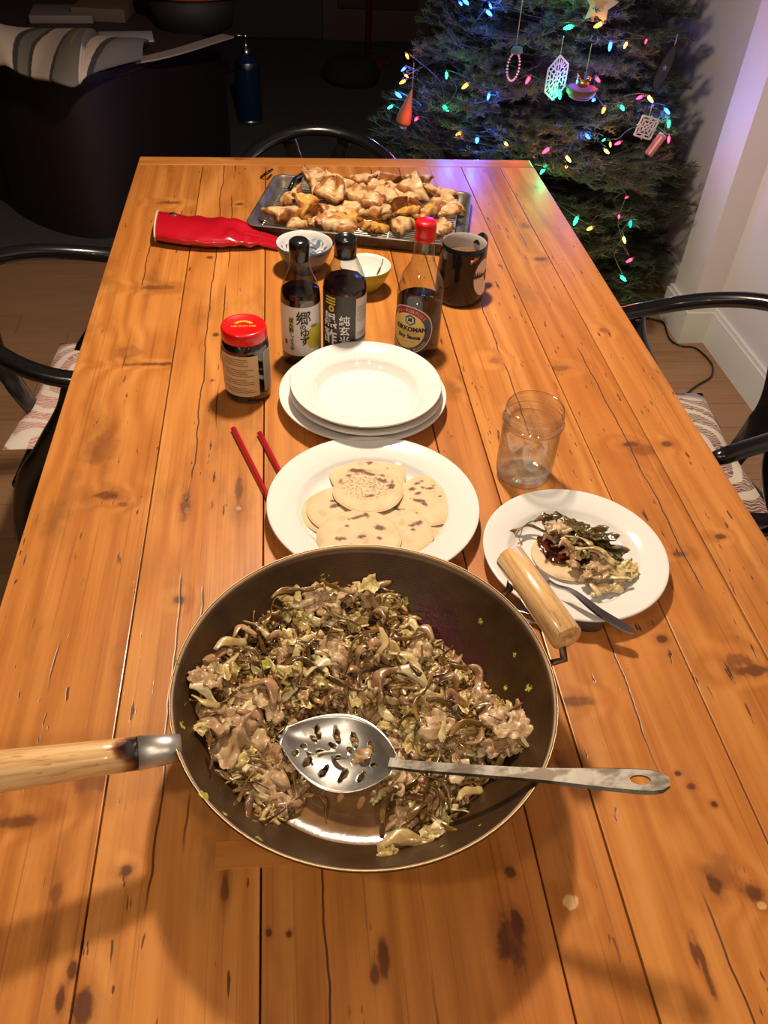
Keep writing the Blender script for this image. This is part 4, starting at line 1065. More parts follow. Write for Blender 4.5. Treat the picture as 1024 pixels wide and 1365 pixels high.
# dark green-brown wilted leaf strips along the back
for cx, cy, h, yaw, s_ in [(330, 130, .022, -.35, 1.1), (420, 140, .026, -.5, 1.2), (520, 200, .028, -.5, 1.3), (600, 240, .028, -.6, 1.3), (660, 290, .026, -.7, 1.3), (700, 340, .022, -.8, 1.2), (560, 300, .02, -.5, 1.2), (640, 230, .03, -.45, 1.1), (720, 390, .016, -1.0, 1.0), (470, 170, .03, -.6, 1.0), (610, 330, .02, -.7, 1.0)]:
    fill('wilted_leaf', cx, cy, h, yaw, s_, .35); fill('wilted_leaf', cx + 12, cy + 22, h - .005, yaw + .2, s_ * .9, .35)
for cx, cy, h, yaw, s_ in [(300, 260, .014, -.7, .9), (360, 340, .015, -.9, 1.0), (420, 400, .015, -.8, .9), (470, 330, .018, -.7, .9), (250, 180, .018, -.5, .9)]:
    fill('mushroom_slice', cx, cy, h, yaw, s_)
fz = random.Random(33)
for k in range(26):
    t_ = fz.random(); cx, cy = lerp(300, 690, t_) + fz.uniform(-70, 40), lerp(190, 430, t_) + fz.uniform(-50, 60)
    fill(fz.choice(('brown_strip', 'brown_strip', 'mushroom_slice', 'cabbage_leaf', 'wilted_leaf')), cx, cy, fz.uniform(.012, .026), fz.uniform(-1.2, .1), fz.uniform(.6, .85), .35)
for cx, cy, h, yaw, s_ in [(150, 200, .012, .1, .9), (110, 180, .012, .5, .9), (95, 240, .010, 1.4, .7)]: fill('brown_strip', cx, cy, h, yaw, s_)
for cx, cy, h, yaw, s_ in [(350, 180, .030, -.4, 1.0), (320, 170, .028, 0, .7), (640, 440, .022, .6, .9), (630, 500, .016, .3, .9), (590, 530, .013, .1, .7), (460, 440, .016, -.5, .5)]:
    fill('pork_slice', cx, cy, h, yaw, s_)
for cx, cy, h, yaw, s_ in [(490, 270, .032, -.85, 1.1), (580, 345, .033, -.4, 1.2), (660, 385, .030, -.5, 1.1), (760, 540, .016, -.3, 1.1), (700, 500, .018, -.2, 1.2), (620, 600, .008, 1.5, 1.0), (700, 640, .007, .2, 1.2), (830, 560, .010, .7, 1.2), (870, 510, .010, 1.1, .9), (760, 600, .008, .5, 1.0)]:
    fill('cabbage_strip', cx, cy, h, yaw, s_)
for cx, cy, h, yaw, s_ in [(520, 370, .022, 0, .8), (430, 260, .026, 0, .8), (800, 460, .018, 0, 1.2), (850, 450, .016, .5, 1.1), (880, 490, .012, 1, .8), (560, 470, .014, 1, .7), (730, 460, .02, 0, .9)]:
    fill('cabbage_leaf', cx, cy, h, yaw, s_, .3)

# ------------------------------------------------------------------ cutlery
fk = thing('fork', 'steel fork resting on the small plate with its handle over the edge', 'fork', tuple(at(735, 778, T + .018)))
f0 = Vector(fk.location)
fp = smooth_path([at(731, 774, T + .016), at(742, 781, T + .024), at(765, 789, T + .033), at(800, 816, T + .031), at(845, 843, T + .022)], 24)
fw_ = [.0030] * 8 + [lerp(.0030, .0068, sstep(0, 12, i)) for i in range(14)] + [.0058, .0028]
obj('handle', *flat_handle([p - f0 for p in fp], fw_, .0022), MAT['steel'], fk, smooth=False)
hd0 = at(731, 774, T + .016); hd1 = at(709, 762, T + .0125); hdir = (hd1 - hd0).normalized(); hs = hdir.cross(Vector((0, 0, 1))).normalized()
v, f = flat_handle([hd0 - f0, hd0 + hdir * .006 - f0, hd0 + hdir * .018 - f0, hd0 + hdir * .024 - f0], [.003, .009, .0115, .0115], .0018)
obj('head', v, f, MAT['steel'], fk, smooth=False)
for k in (-1.5, -.5, .5, 1.5):
    a = hd0 + hdir * .023 + hs * k * .0066; b = hd0 + hdir * .050 + hs * k * .0062 + Vector((0, 0, .002))
    obj('tine', *flat_handle([a - f0, a.lerp(b, .5) - f0 - Vector((0, 0, .002)), b - f0], [.0022, .0019, .0009], .0018), MAT['steel'], fk, smooth=False)
kn = thing('table_knife', 'steel table knife on the table, running from behind the wok under the small plate', 'knife', tuple(at(700, 811, T)))
k0 = Vector(kn.location)
a, b = at(668, 801, T + .0025), at(722, 817, T + .0025); dd = (b - a).normalized()
obj('handle', *flat_handle([b - k0, b + dd * .02 - k0, b + dd * .045 - k0], [.0055, .0065, .0060], .003), MAT['steel'], kn, smooth=False)
obj('blade', *flat_handle([a - dd * .05 - k0, a - dd * .02 - k0, a - k0, b - k0], [.001, .006, .0085, .0055], .0016), MAT['steel'], kn, smooth=False)
ts = thing('teaspoon', 'steel teaspoon lying on the table between the wok and the small plate', 'spoon', tuple(at(740, 829, T)))
t0 = Vector(ts.location)
a, b = at(676, 824, T + .004), at(757, 829, T + .004); dd = (b - a).normalized(); ss = dd.cross(Vector((0, 0, 1)))
obj('handle', *flat_handle([a - dd * .03 - t0, a - t0, a.lerp(b, .4) - t0, b + dd * .004 - t0], [.006, .0075, .005, .0028], .0022), MAT['steel'], ts, smooth=False)
v, f = [], []
for side in (0, 1):
    for i in range(13):
        for j in range(9):
            u, q_ = i / 12, j / 8 * 2 - 1; wv = .0145 * math.sqrt(max(0, 1 - (2 * u - 1) ** 2)) ** .9 * (.8 + .2 * u)
            p = b + dd * (.042 * u) + ss * (wv * q_) + Vector((0, 0, -.003 * (1 - q_ * q_) * math.sin(PI * u) + .001 - .001 * side)); v.append(p - t0)
for i in range(12):
    for j in range(8):
        a_ = i * 9 + j; f += [(a_, a_ + 9, a_ + 10, a_ + 1), (a_ + 117, a_ + 118, a_ + 127, a_ + 126)]
obj('bowl', v, f, MAT['steel'], ts)
MAT['lacquer_red'] = flat('crimson_lacquer', (0.36, 0.006, 0.018), 0.3)
for pa, pb, lab, ex in (((311, 571), (356, 660), 'longer-showing red chopstick at left, tip under the flatbread plate', .10), ((346, 577), (372, 627), 'shorter-showing red chopstick nearer the flatbread plate', .14)):
    a, b = at(*pa, T + .004), at(*pb, T + .004); dd = (b - a).normalized()
    tag(obj('chopstick', *tube([a, a + dd * .001, b, b + dd * ex * .7], [.003, .0042, .0036, .0024], 10, 1.0), MAT['lacquer_red']), lab, 'chopstick', 'red chopsticks')

# ------------------------------------------------------------------ bottles and jars
def bottle_thing(name, label, cat, x, y): return thing(name, label, cat, (x, y, T))
def flatprint(name, part, R_, a0, z0, mat, parent, lift=.0003, tilt=0.0):
    v, f = wrap(part, R_ + lift, a0, z0, tilt); return obj(name, v, f, mat, parent, smooth=False)
# --- citrus soy bottle: white label with brushed characters and a yellow citrus
b = bottle_thing('sauce_bottle', 'slim dark sauce bottle with white brush-lettered label and yellow citrus', 'bottle', .019, 1.192)
RY = .0315
gl = [(0, .001), (.028, .0), (.0310, .003), (RY, .010), (RY, .116), (.0300, .128), (.0262, .139), (.0205, .150), (.0172, .162), (.0148, .174), (.0142, .178)]
obj('glass', *lathe(gl, 56), MAT['glass'], b)
liq = [(0, .0025), (.0275, .002), (.0303, .005), (.0309, .012), (.0309, .115), (.0296, .1255), (.0290, .1268), (0, .1270)]
obj('sauce', *lathe(liq, 56), MAT['soy'], b)
obj('cap', *lathe([(.0148, .175), (.0158, .176), (.0158, .199), (.0150, .204), (.0122, .2068), (0, .2073)], 48), MAT['black_plastic'], b)
MAT['label_white'] = flat('white_bottle_label', (0.70, 0.63, 0.60), 0.4)
lb = obj('label', *disc_patch(RY + .0003, R(-88), R(88), .024, .110, 40, 4), MAT['label_white'], b)
obj('side_stripe', *disc_patch(RY + .0005, R(62), R(70), .028, .106, 6, 2), flat('pale_green_ink', (0.50, 0.52, 0.22), 0.5), lb)
cit = []
for k in range(48):
    a = 2 * PI * k / 48; rr = .0185 * (1 + .10 * math.cos(a - PI / 2) ** 3 + .03 * math.sin(5 * a))
    cit.append((rr * math.cos(a) * .95 + 0, rr * math.sin(a) * 1.12))
flatprint('citrus_print', fan(cit), RY, R(44), .054, flat('yellow_citrus_ink', (0.60, 0.46, 0.03), 0.5), lb, .0005)
flatprint('citrus_leaf_print', fan(circ(.006, 20, 0, 0, .0028)), RY, R(38), .076, flat('leaf_green_ink', (0.16, 0.22, 0.03), 0.5), lb, .0007)
for ch, a_, z_, sz in (('郷', 6, .092, .0250), ('の', 4, .0765, .0105), ('ゆ', 9, .0655, .0175), ('ず', 9, .0515, .0170)):
    flatprint('lettering', text2d(ch, sz, bold=.0003), RY, R(a_), z_, MAT['ink'], lb, .0010)
flatprint('strip_print', rect2(-.0042, .0042, -.0135, .0135), RY, R(-30), .0785, flat('lime_strip_ink', (0.46, 0.44, 0.06), 0.5), lb, .0005)
flatprint('lettering', text2d('ぽん酢', .0082, vertical=True, gap=1.05, bold=.0002), RY, R(-30), .0785, MAT['ink'], lb, .0010)
flatprint('lettering', text2d('しょうゆ', .0082, vertical=True, gap=.98, bold=.0002), RY, R(-28), .049, MAT['ink'], lb, .0010)
flatprint('seal_print', rect2(-.0026, .0026, -.004, .004), RY, R(-50), .046, flat('brown_seal_ink', (0.14, 0.03, 0.02), 0.5), lb, .0006)
# --- black vinegar bottle: faceted shoulder, dark label
b = bottle_thing('vinegar_bottle', 'dark vinegar bottle with faceted shoulder and white and yellow lettering on black', 'bottle', .089, 1.196)
RV = .0345
def oct_lathe(prof, seg=56, kf=8):
    """lathe whose middle rings are pressed into flats; prof = (r, z, flatness)"""
    v, f = lathe([(r, z) for r, z, _ in prof], seg); out = []; i = 0
    for r, z, fl in prof:
        m_ = 1 if r < 1e-6 else seg
        for k in range(m_):
            a = 2 * PI * k / seg; s_ = (a % (2 * PI / kf)) - PI / kf
            kk = lerp(1, math.cos(PI / kf) / math.cos(s_) * 1.04, fl); p = v[i]; out.append((p[0] * kk, p[1] * kk, p[2])); i += 1
    return out, f
gl = [(0, .001, 0), (.030, 0, 0), (.0338, .003, 0), (RV, .010, 0), (RV, .124, 0), (.0348, .128, .3), (.0325, .138, 1), (.0245, .160, 1), (.0180, .176, .6), (.0162, .182, 0)]
obj('glass', *oct_lathe(gl), MAT['glass'], b)
liq = [(0, .003, 0), (.0295, .002, 0), (.0330, .005, 0), (.0338, .012, 0), (.0338, .124, 0), (.0340, .128, .3), (.0314, .138, 1), (.0288, .1425, 1), (0, .1427, 0)]
obj('vinegar', *oct_lathe(liq), flat('dark_vinegar', (0.014, 0.0045, 0.003), 0.06), b)
obj('cap', *lathe([(.0160, .178), (.0172, .1785), (.0172, .205), (.0162, .2085), (.0150, .209), (.0145, .2075), (0, .2075)], 48), MAT['black_plastic'], b)
obj('neck_ring', *lathe([(.0162, .177), (.0178, .1775), (.0178, .179), (.0160, .1795)], 48), MAT['glass'], b)
lb = obj('label', *disc_patch(RV + .0003, R(-100), R(27), .012, .1285, 36, 4), flat('black_label_film', (0.020, 0.015, 0.013), 0.35), b)
lw_ = obj('side_label', *disc_patch(RV + .0003, R(27), R(85), .012, .122, 20, 4), flat('grey_white_label', (0.55, 0.50, 0.47), 0.4), b)
for zz_, hh in ((.107, .0012), (.1035, .0008), (.100, .0010), (.0965, .0008), (.093, .0010), (.0895, .0008), (.086, .0010), (.0825, .0008), (.062, .0015), (.058, .0015)):
    obj('print_line', *disc_patch(RV + .0006, R(31), R(68), zz_ - hh / 2, zz_ + hh / 2, 12, 1), flat('grey_print', (0.20, 0.18, 0.17), 0.5), lw_)
obj('band', *disc_patch(RV + .0006, R(27), R(85), .045, .051, 12, 1), flat('dark_band_ink', (0.10, 0.04, 0.035), 0.5), lw_)
obj('lower_film', *disc_patch(RV + .0005, R(-16), R(27), .012, .050, 16, 2), flat('maroon_film', (0.075, 0.016, 0.012), 0.4), lb)
obj('thin_rule', *disc_patch(RV + .0006, R(-50), R(12), .1270, .1278, 12, 1), flat('dark_red_rule', (0.12, 0.012, 0.01), 0.5), lb)
# maker's mark: three bars over a ring
for zz_, x0, x1 in ((.1225, -.0095, .0095), (.1175, -.0095, .0095), (.1125, -.0095, .0095)):
    flatprint('mark_bar', rect2(x0, x1, -.0014, .0014), RV, R(-44), zz_, MAT['yellow_ink'], lb, .0008)
flatprint('mark_ring', ring_strip(.0024, .0052, 0, 2 * PI), RV, R(-40), .1040, MAT['yellow_ink'], lb, .0008)
for ch, z_ in (('黒', .0835), ('酢', .0545)): flatprint('lettering', text2d(ch, .0275, bold=.0005), RV, R(-45), z_, MAT['white_ink'], lb, .0010)
for ch, z_ in (('純', .0865), ('玄', .0685), ('米', .0505)): flatprint('lettering', text2d(ch, .0180, bold=.0003), RV, R(-4), z_, MAT['white_ink'], lb, .0010)
# --- soy sauce bottle with a red cap
b = bottle_thing('soy_sauce_bottle', 'clear soy sauce bottle with a red cap and a round yellow label', 'bottle', .213, 1.212)
RS = .0375
prof = [(.0, .001), (.030, .0), (.0350, .003), (.0372, .010), (RS, .030), (RS, .110), (.0366, .121), (.0340, .132), (.0295, .142), (.0240, .151), (.0195, .160), (.0175, .172), (.0165, .188), (.0158, .202)]
obj('glass', *lathe(prof, 64), MAT['glass'], b)
obj('sauce', *lathe([(0, .004), (.029, .003), (.0340, .006), (.0362, .012), (.0366, .030), (.0366, .098), (0, .0982)], 64), MAT['soy'], b)
obj('cap', *lathe([(.0152, .199), (.0162, .1995), (.0162, .205), (.0165, .2055), (.0165, .222), (.0155, .2265), (.0135, .2280), (0, .2280)], 56), MAT['red_plastic'], b)
obj('cap_band', *lathe([(.0160, .1975), (.0168, .198), (.0168, .2045), (.0160, .205)], 48), MAT['red_plastic'], b)
AL, ZL, RL = R(-35), .058, .0425
lb_m = flat('cream_label_edge', (0.66, 0.58, 0.44), 0.4)
lb = flatprint('label', fan(circ(RL, 64)), RS, AL, ZL, lb_m, b, .0003)
M_blue = flat('slate_blue_ink', (0.055, 0.085, 0.125), 0.45); M_red = flat('crimson_ink', (0.30, 0.012, 0.020), 0.45); M_yel = flat('label_yellow_ink', (0.74, 0.54, 0.15), 0.4)
flatprint('blue_field', fan(circ(RL * .955, 64)), RS, AL, ZL, M_blue, lb, .0005)
flatprint('yellow_field', fan(circ(RL * .76, 56, -.003, -.001)), RS, AL, ZL, M_yel, lb, .0008)
flatprint('dark_lower_band', ring_strip(RL * .79, RL * .93, R(-135), R(-30), 24), RS, AL, ZL, flat('purple_grey_ink', (0.10, 0.07, 0.085), 0.5), lb, .0009)
flatprint('red_banner', ring_strip(RL * .70, RL * .95, R(38), R(135), 24), RS, AL, ZL, M_red, lb, .0011)
def arc_text(s, size, r, a_mid, step, flip=False):
    parts = []
    for i, ch in enumerate(s):
        if ch == ' ': continue
        a = a_mid - (i - (len(s) - 1) / 2) * step * (-1 if flip else 1)
        v, f = text2d(ch, size); th = a - PI / 2 + (PI if flip else 0); c, s_ = math.cos(th), math.sin(th)
        parts.append(([(p[0] * c - p[1] * s_ + r * math.cos(a), p[0] * s_ + p[1] * c + r * math.sin(a)) for p in v], f))
    return join(*parts)
flatprint('lettering', arc_text('ALL-PURPOSE', .0078, RL * .825, R(86), R(9.2)), RS, AL, ZL, flat('pink_ink', (0.68, 0.40, 0.36), 0.5), lb, .0014)
flatprint('lettering', arc_text('NATURALLY BREWED', .0056, RL * .86, R(-84), R(6.6), True), RS, AL, ZL, MAT['white_ink'], lb, .0013)
hexo = [(.0098 * math.cos(PI / 6 + PI / 3 * k), .0098 * math.sin(PI / 6 + PI / 3 * k)) for k in range(6)]
hx = AL + .0035 / RS
flatprint('emblem', fan(hexo), RS, hx, ZL + .0185, MAT['ink'], lb, .0012)
flatprint('emblem_field', fan([(p[0] * .74, p[1] * .74) for p in hexo]), RS, hx, ZL + .0185, flat('emblem_cream', (0.66, 0.60, 0.48), 0.5), lb, .0014)
flatprint('emblem_sign', text2d('萬', .0095, bold=.0003), RS, hx, ZL + .0185, MAT['ink'], lb, .0016)
flatprint('lettering', text2d('KIKKOMAN', .0105, bold=.0006), RS, hx + .001 / RS, ZL + .0025, MAT['ink'], lb, .0012)
flatprint('lettering', text2d('Soy Sauce', .0098, bold=.0005), RS, hx - .001 / RS, ZL - .0125, MAT['ink'], lb, .0012)
for k, zz_ in enumerate((-.0040, -.0062, -.0205)):
    flatprint('print_line', rect2(-.016 + .003 * k, .016 - .003 * k, -.0004, .0004), RS, hx, ZL + zz_, flat('ochre_print', (0.42, 0.22, 0.04), 0.5), lb, .0012)
# --- short jar with a red lid
b = bottle_thing('sauce_jar', 'short jar of black sauce with a red metal lid and tan label', 'jar', -.067, 1.096)
RJ = .0355
obj('glass', *lathe([(0, .001), (.030, 0), (.0345, .003), (RJ, .010), (RJ, .088), (.0345, .097), (.0315, .102), (.0310, .106)], 56), MAT['glass'], b)
obj('sauce', *lathe([(0, .003), (.0295, .0025), (.0338, .005), (.0348, .012), (.0348, .088), (.0336, .096), (.0306, .101), (0, .1012)], 56), MAT['soy'], b)
ld = obj('lid', *lathe([(.0318, .1015), (.0338, .1015), (.0342, .104), (.0338, .116), (.0325, .1195), (.0300, .1205), (.0285, .1195), (0, .1195)], 56), flat('red_painted_lid', (0.68, 0.008, 0.008), 0.25, Coat_Weight=.4), b)
arch = ring_strip(.0085, .0135, R(12), R(168), 24)
yy = [(x * 1.05, y * .75) for x, y in arch[0]]
obj('arch_print', [(x, y + .001, .1199) for x, y in yy], arch[1], flat('gold_ink', (0.85, 0.35, 0.02), 0.4), ld, smooth=False)
v, f = text2d('LEE KUM KEE', .0062, bold=.0002)
obj('lettering', [(x, y - .0045, .1199) for x, y in v], f, flat('gold_ink_pale', (0.80, 0.25, 0.06), 0.4), ld, smooth=False)
lb = obj('label', *disc_patch(RJ + .0003, R(-72), R(32), .016, .086, 30, 3), flat('tan_label_paper', (0.64, 0.47, 0.27), 0.5), b)
MAT['tan_print'] = flat('brown_print', (0.20, 0.12, 0.05), 0.5)
lr = random.Random(4)
for k in range(17):
    zz_ = .081 - k * .0036
    if k in (4, 9, 13): continue
    a0 = R(-62 + lr.choice((0, 0, 8))); a1 = R(lr.uniform(-5, 24))
    obj('print_line', *disc_patch(RJ + .0006, a0, a1, zz_ - .0006, zz_ + .0006, 12, 1), MAT['tan_print'], lb)
obj('purple_strip', *disc_patch(RJ + .0004, R(-105), R(-72), .050, .086, 12, 2), flat('purple_label', (0.085, 0.018, 0.075), 0.45), b)
obj('pale_strip', *disc_patch(RJ + .0004, R(-105), R(-72), .024, .050, 12, 2), flat('pink_label', (0.52, 0.32, 0.26), 0.45), b)
l2 = obj('side_label', *disc_patch(RJ + .0003, R(47), R(95), .018, .088, 16, 3), flat('pale_side_label', (0.46, 0.36, 0.27), 0.5), b)
for k in range(13):
    zz_ = .083 - k * .0036; obj('print_line', *disc_patch(RJ + .0006, R(52), R(lr.uniform(72, 88)), zz_ - .0006, zz_ + .0006, 8, 1), MAT['tan_print'], l2)

# ------------------------------------------------------------------ bowls and mug
n = NT('blue_pattern_glaze'); P = n.coord()
s = n.n('ShaderNodeSeparateXYZ'); n.set(s.inputs[0], P)
pat = n.range(n.noise(n.scale(P, (1, 1, 1)), 42, 3, 0.6, 1.2), 0.47, 0.55)
lowm = n.range(s.outputs['Z'], 0.050, 0.043)
bw = n.mix(n.math('MULTIPLY', pat, lowm), (0.66, 0.64, 0.62), n.mix(n.noise(P, 26, 2), (0.03, 0.05, 0.12), (0.28, 0.34, 0.45)))
n.pbr(bw, 0.12); MAT['blue_bowl_in'] = n.m
b = thing('blue_bowl', 'small grey-blue bowl with a blue pattern inside, behind the slim bottle', 'bowl', (.034, 1.505, T))
obj('outside', *lathe([(0, 0), (.022, 0), (.023, .006), (.030, .010), (.044, .028), (.0525, .050), (.054, .057), (.0530, .0585)], 64), flat('grey_blue_glaze', (0.085, 0.10, 0.135), 0.2), b)
obj('inside', *lathe([(.0530, .0585), (.0515, .0575), (.0495, .050), (.041, .029), (.028, .013), (0, .0105)], 64), MAT['blue_bowl_in'], b)
sq = random.Random(9); sv, sf = [], []
for k in range(46):
    a, rr = sq.uniform(0, 6.28), sq.uniform(0, .030) ; v, f = strip(k + 300, sq.uniform(.012, .024), .0018, .0008, .004, 1.0, 8)
    m_ = Matrix.Translation((rr * math.cos(a), rr * math.sin(a), .017 + rr * .55 + sq.uniform(0, .004))) @ Matrix.Rotation(sq.uniform(0, 6.28), 4, 'Z') @ Matrix.Rotation(sq.uniform(-.3, .3), 4, 'X')
    k0 = len(sv); sv += [m_ @ Vector(p) for p in v]; sf += [tuple(i + k0 for i in q_) for q_ in f]
tag(obj('nori_shreds', sv, sf, flat('dark_nori', (0.012, 0.016, 0.012), 0.3), loc=(.034, 1.505, T)), 'dark seaweed shreds left in the blue bowl', 'seaweed', kind='stuff')
b = thing('green_bowl', 'small lime green bowl with a white inside, behind the vinegar bottle', 'bowl', (.144, 1.425, T))
obj('outside', *lathe([(0, 0), (.019, 0), (.020, .006), (.027, .010), (.039, .027), (.0465, .046), (.0475, .051), (.0468, .0522)], 64), flat('lime_green_glaze', (0.36, 0.36, 0.035), 0.2), b)
obj('inside', *lathe([(.0468, .0522), (.0455, .0513), (.0435, .046), (.036, .027), (.025, .013), (0, .010)], 64), flat('white_glaze', (0.74, 0.70, 0.66), 0.12), b)
drip = [(.0455 * math.sin(.9), -.0455 * math.cos(.9) * -1, .050), (.0425 * math.sin(.92), .0425 * math.cos(.92), .040), (.037 * math.sin(.9), .037 * math.cos(.9), .030), (.031 * math.sin(.88), .031 * math.cos(.88), .021)]
obj('sauce_drip', *tube(smooth_path(drip, 14), [.0012, .0016, .0014, .0018, .002, .0016, .0014, .0018, .002, .0022, .002, .0018, .0014, .0008], 8), flat('brown_sauce_drip', (0.11, 0.045, 0.015), 0.15), b)
mg = thing('mug', 'black mug with a white oval face patch, half full of tea', 'mug', (.318, 1.395, T))
MAT['black_glaze'] = flat('black_glaze', (0.006, 0.006, 0.006), 0.06)
obj('body', *lathe([(0, .0), (.040, 0), (.0435, .003), (.0455, .010), (.0460, .025), (.0445, .060), (.0415, .100), (.0405, .1085), (.0395, .1095)], 64), MAT['black_glaze'], mg)
obj('lining', *lathe([(.0395, .1095), (.0385, .108), (.0395, .095), (.0420, .030), (.040, .010), (0, .008)], 64), flat('grey_white_glaze', (0.46, 0.42, 0.40), 0.15), mg)
obj('handle', *tube(smooth_path([(r_ * .72, r_ * .69, z_) for r_, z_ in ((.040, .092), (.052, .102), (.064, .096), (.068, .072), (.061, .042), (.045, .028))], 28), .0068, 12, 1.2, Vector((0, 1, .1))), MAT['black_glaze'], mg)
tag(obj('tea', *lathe([(.0408 * i / 8, 0) for i in range(9)], 48, .318, 1.395, T + .082), flat('milky_tea', (0.16, 0.085, 0.045), 0.05)), 'brown tea inside the black mug', 'tea', kind='stuff')
MR = lambda z: .0462 if z < .03 else lerp(.0460, .0414, (z - .03) / .07)
def on_mug(part, a0, z0, lift):
    out = []
    for u, v_ in part[0]:
        z = z0 + v_; r = MR(z) + lift; a = a0 + u / .044; out.append((r * math.sin(a), -r * math.cos(a), z))
    return out, part[1]
pt = obj('face_patch', *on_mug(fan(circ(.0235, 44, 0, 0, .034)), R(50), .056, .0004), flat('white_patch', (0.70, 0.60, 0.55), 0.15), mg)
obj('eye_print', *on_mug(fan(circ(.0058, 28, 0, 0, .0105)), R(64), .056, .0008), MAT['ink'], pt)
obj('eye_print', *on_mug(fan(circ(.0024, 16, 0, 0, .004)), R(62), .059, .0012), flat('white_patch_dot', (0.7, 0.62, 0.58), 0.2), pt)
obj('top_print', *on_mug(fan([(-.011, -.002), (-.004, .0015), (.003, .005), (.008, .012), (.001, .009), (-.004, .012), (-.0065, .005), (-.012, .006)]), R(22), .088, .0009), flat('brown_print_patch', (0.36, 0.12, 0.05), 0.25), mg)

# ------------------------------------------------------------------ glass of water
b = thing('jar_glass', 'clear canning jar used as a glass, full of water, beside the small plate', 'glass', (.3225, .877, T))
G = [(0, .002), (.030, .0), (.0360, .003), (.0388, .010), (.0395, .030), (.0398, .076), (.0392, .084), (.0375, .089), (.0385, .0915), (.0415, .093), (.0425, .0955), (.0415, .098), (.0385, .0995), (.0385, .1035), (.0400, .105), (.0388, .1065), (.0388, .110), (.0398, .1115), (.0386, .113), (.0386, .1165), (.0378, .1182), (.0366, .1175)]
Gi = [(.0362, .112), (.0364, .098), (.0355, .090), (.0372, .083), (.0376, .070), (.0374, .030), (.0364, .014), (.031, .0075), (0, .0065)]
obj('jar', *lathe(G, 72), thin_glass('jar_glass', (0.975, 0.98, 0.97), 0.03, 0.75, 1.9, 0.3, 0.16), b); obj('inner_wall', *lathe(Gi, 72), thin_glass('clear_glass_inside', (0.99, 0.99, 0.985), 0.0, 0.1, 3.0, 0.5, 0.015), b)
MAT['water'] = thin_glass('water', (0.99, 0.995, 0.985), 0.0, 0.15, 3.0, 0.5, 0.03)
n = NT('base_glass_painted_light'); tr = n.n('ShaderNodeBsdfTransparent'); df = n.n('ShaderNodeBsdfPrincipled'); df.inputs['Base Color'].default_value = (0.66, 0.66, 0.60, 1); df.inputs['Roughness'].default_value = 0.08
mx = n.n('ShaderNodeMixShader'); n.set(mx.inputs[0], n.range(n.noise(n.scale(n.coord(), (1, 1, 3)), 60, 3), 0.35, 0.75, 0.05, 0.40)); n.t.links.new(tr.outputs[0], mx.inputs[1]); n.t.links.new(df.outputs[0], mx.inputs[2]); n.t.links.new(mx.outputs[0], n.out.inputs[0])  # pale diffuse mixed in, painting the light refracted by the jar's thick base
obj('base', *lathe([(0, .0022), (.029, .0008), (.0355, .0036), (.0382, .0105), (.0388, .024), (.0374, .0245), (.0362, .013), (.031, .0080), (0, .0072)], 64), n.m, b)
tag(obj('water', *lathe([(0, .0085), (.030, .0085), (.0352, .0145), (.0362, .030), (.0364, .070), (.0364, .0895)] + [(.0364 - .0016 * k, .0895 - .0022 * (1 - (1 - k / 8) ** 2)) for k in range(1, 9)] + [(0, .0873)], 64, .3225, .877, T), MAT['water']), 'clear water filling the canning jar', 'water', kind='stuff')

# ------------------------------------------------------------------ baking tray, rack, dumplings, glove
TA = R(-13.2); TC = Vector((.168, 1.740, T))
tr = thing('baking_tray', 'grey metal baking tray with a rolled rim and a wire rack in it', 'tray', tuple(TC), TA)
TW, TD = .222, .138
def rrect(w_, d_, r, n_=7):
    out = []
    for cx, cy, a0 in ((w_ - r, d_ - r, 0), (-w_ + r, d_ - r, PI / 2), (-w_ + r, -d_ + r, PI), (w_ - r, -d_ + r, 1.5 * PI)):
        for k in range(n_ + 1): a = a0 + PI / 2 * k / n_; out.append((cx + r * math.cos(a), cy + r * math.sin(a)))
    return out
def loft(loops):
    v, f = [], []; m_ = len(loops[0][0])
    for pl, z in loops: v += [(x, y, z) for x, y in pl]
    for i in range(len(loops) - 1):
        for k in range(m_): f.append((i * m_ + k, i * m_ + (k + 1) % m_, (i + 1) * m_ + (k + 1) % m_, (i + 1) * m_ + k))
    return v, f
lo = [(rrect(TW - .012, TD - .012, .018), .0005), (rrect(TW - .006, TD - .006, .020), .004), (rrect(TW - .001, TD - .001, .022), .0245), (rrect(TW + .004, TD + .004, .024), .0262), (rrect(TW + .004, TD + .004, .024), .0280), (rrect(TW - .001, TD - .001, .022), .0285), (rrect(TW - .003, TD - .003, .020), .0255), (rrect(TW - .008, TD - .008, .018), .005), (rrect(TW - .014, TD - .014, .016), .0025)]
v, f = loft(lo); m_ = 32; f.append(tuple(range(m_))[::-1]); f.append(tuple(range(8 * m_, 9 * m_)))
n = NT('used_aluminium'); P = n.coord()
st2 = n.range(n.noise(P, 22, 4, 0.6), 0.4, 0.65)
obj('pan', v, f, n.pbr(n.mix(st2, (0.20, 0.175, 0.15), (0.09, 0.068, 0.05)), n.math('MULTIPLY_ADD', st2, 0.15, 0.42), 0.6), tr)
rk = thing('wire_rack', 'bright steel wire cooling rack lying inside the baking tray', 'rack', (TC.x, TC.y, T + .0), TA)
MAT['wire'] = flat('bright_nickel_wire', (0.88, 0.85, 0.80), 0.38, 0.9)
for k in range(26):
    yy_ = -.116 + k * .232 / 25
    obj('wire', *tube([(-.196, yy_, .0185), (.198, yy_, .0185)], .0011, 6), MAT['wire'], rk)
for xx_ in (-.196, -.065, .065, .198): obj('cross_wire', *tube([(xx_, -.118, .0160), (xx_, .118, .0160)], .0016, 6), MAT['wire'], rk)
for xx_ in (-.065, .065):
    for yy_ in (-.1, .1): obj('foot', *tube([(xx_, yy_, .0160), (xx_ + .004, yy_, .0050), (xx_ + .014, yy_, .0042), (xx_ + .018, yy_, .0160)], .0015, 6), MAT['wire'], rk)
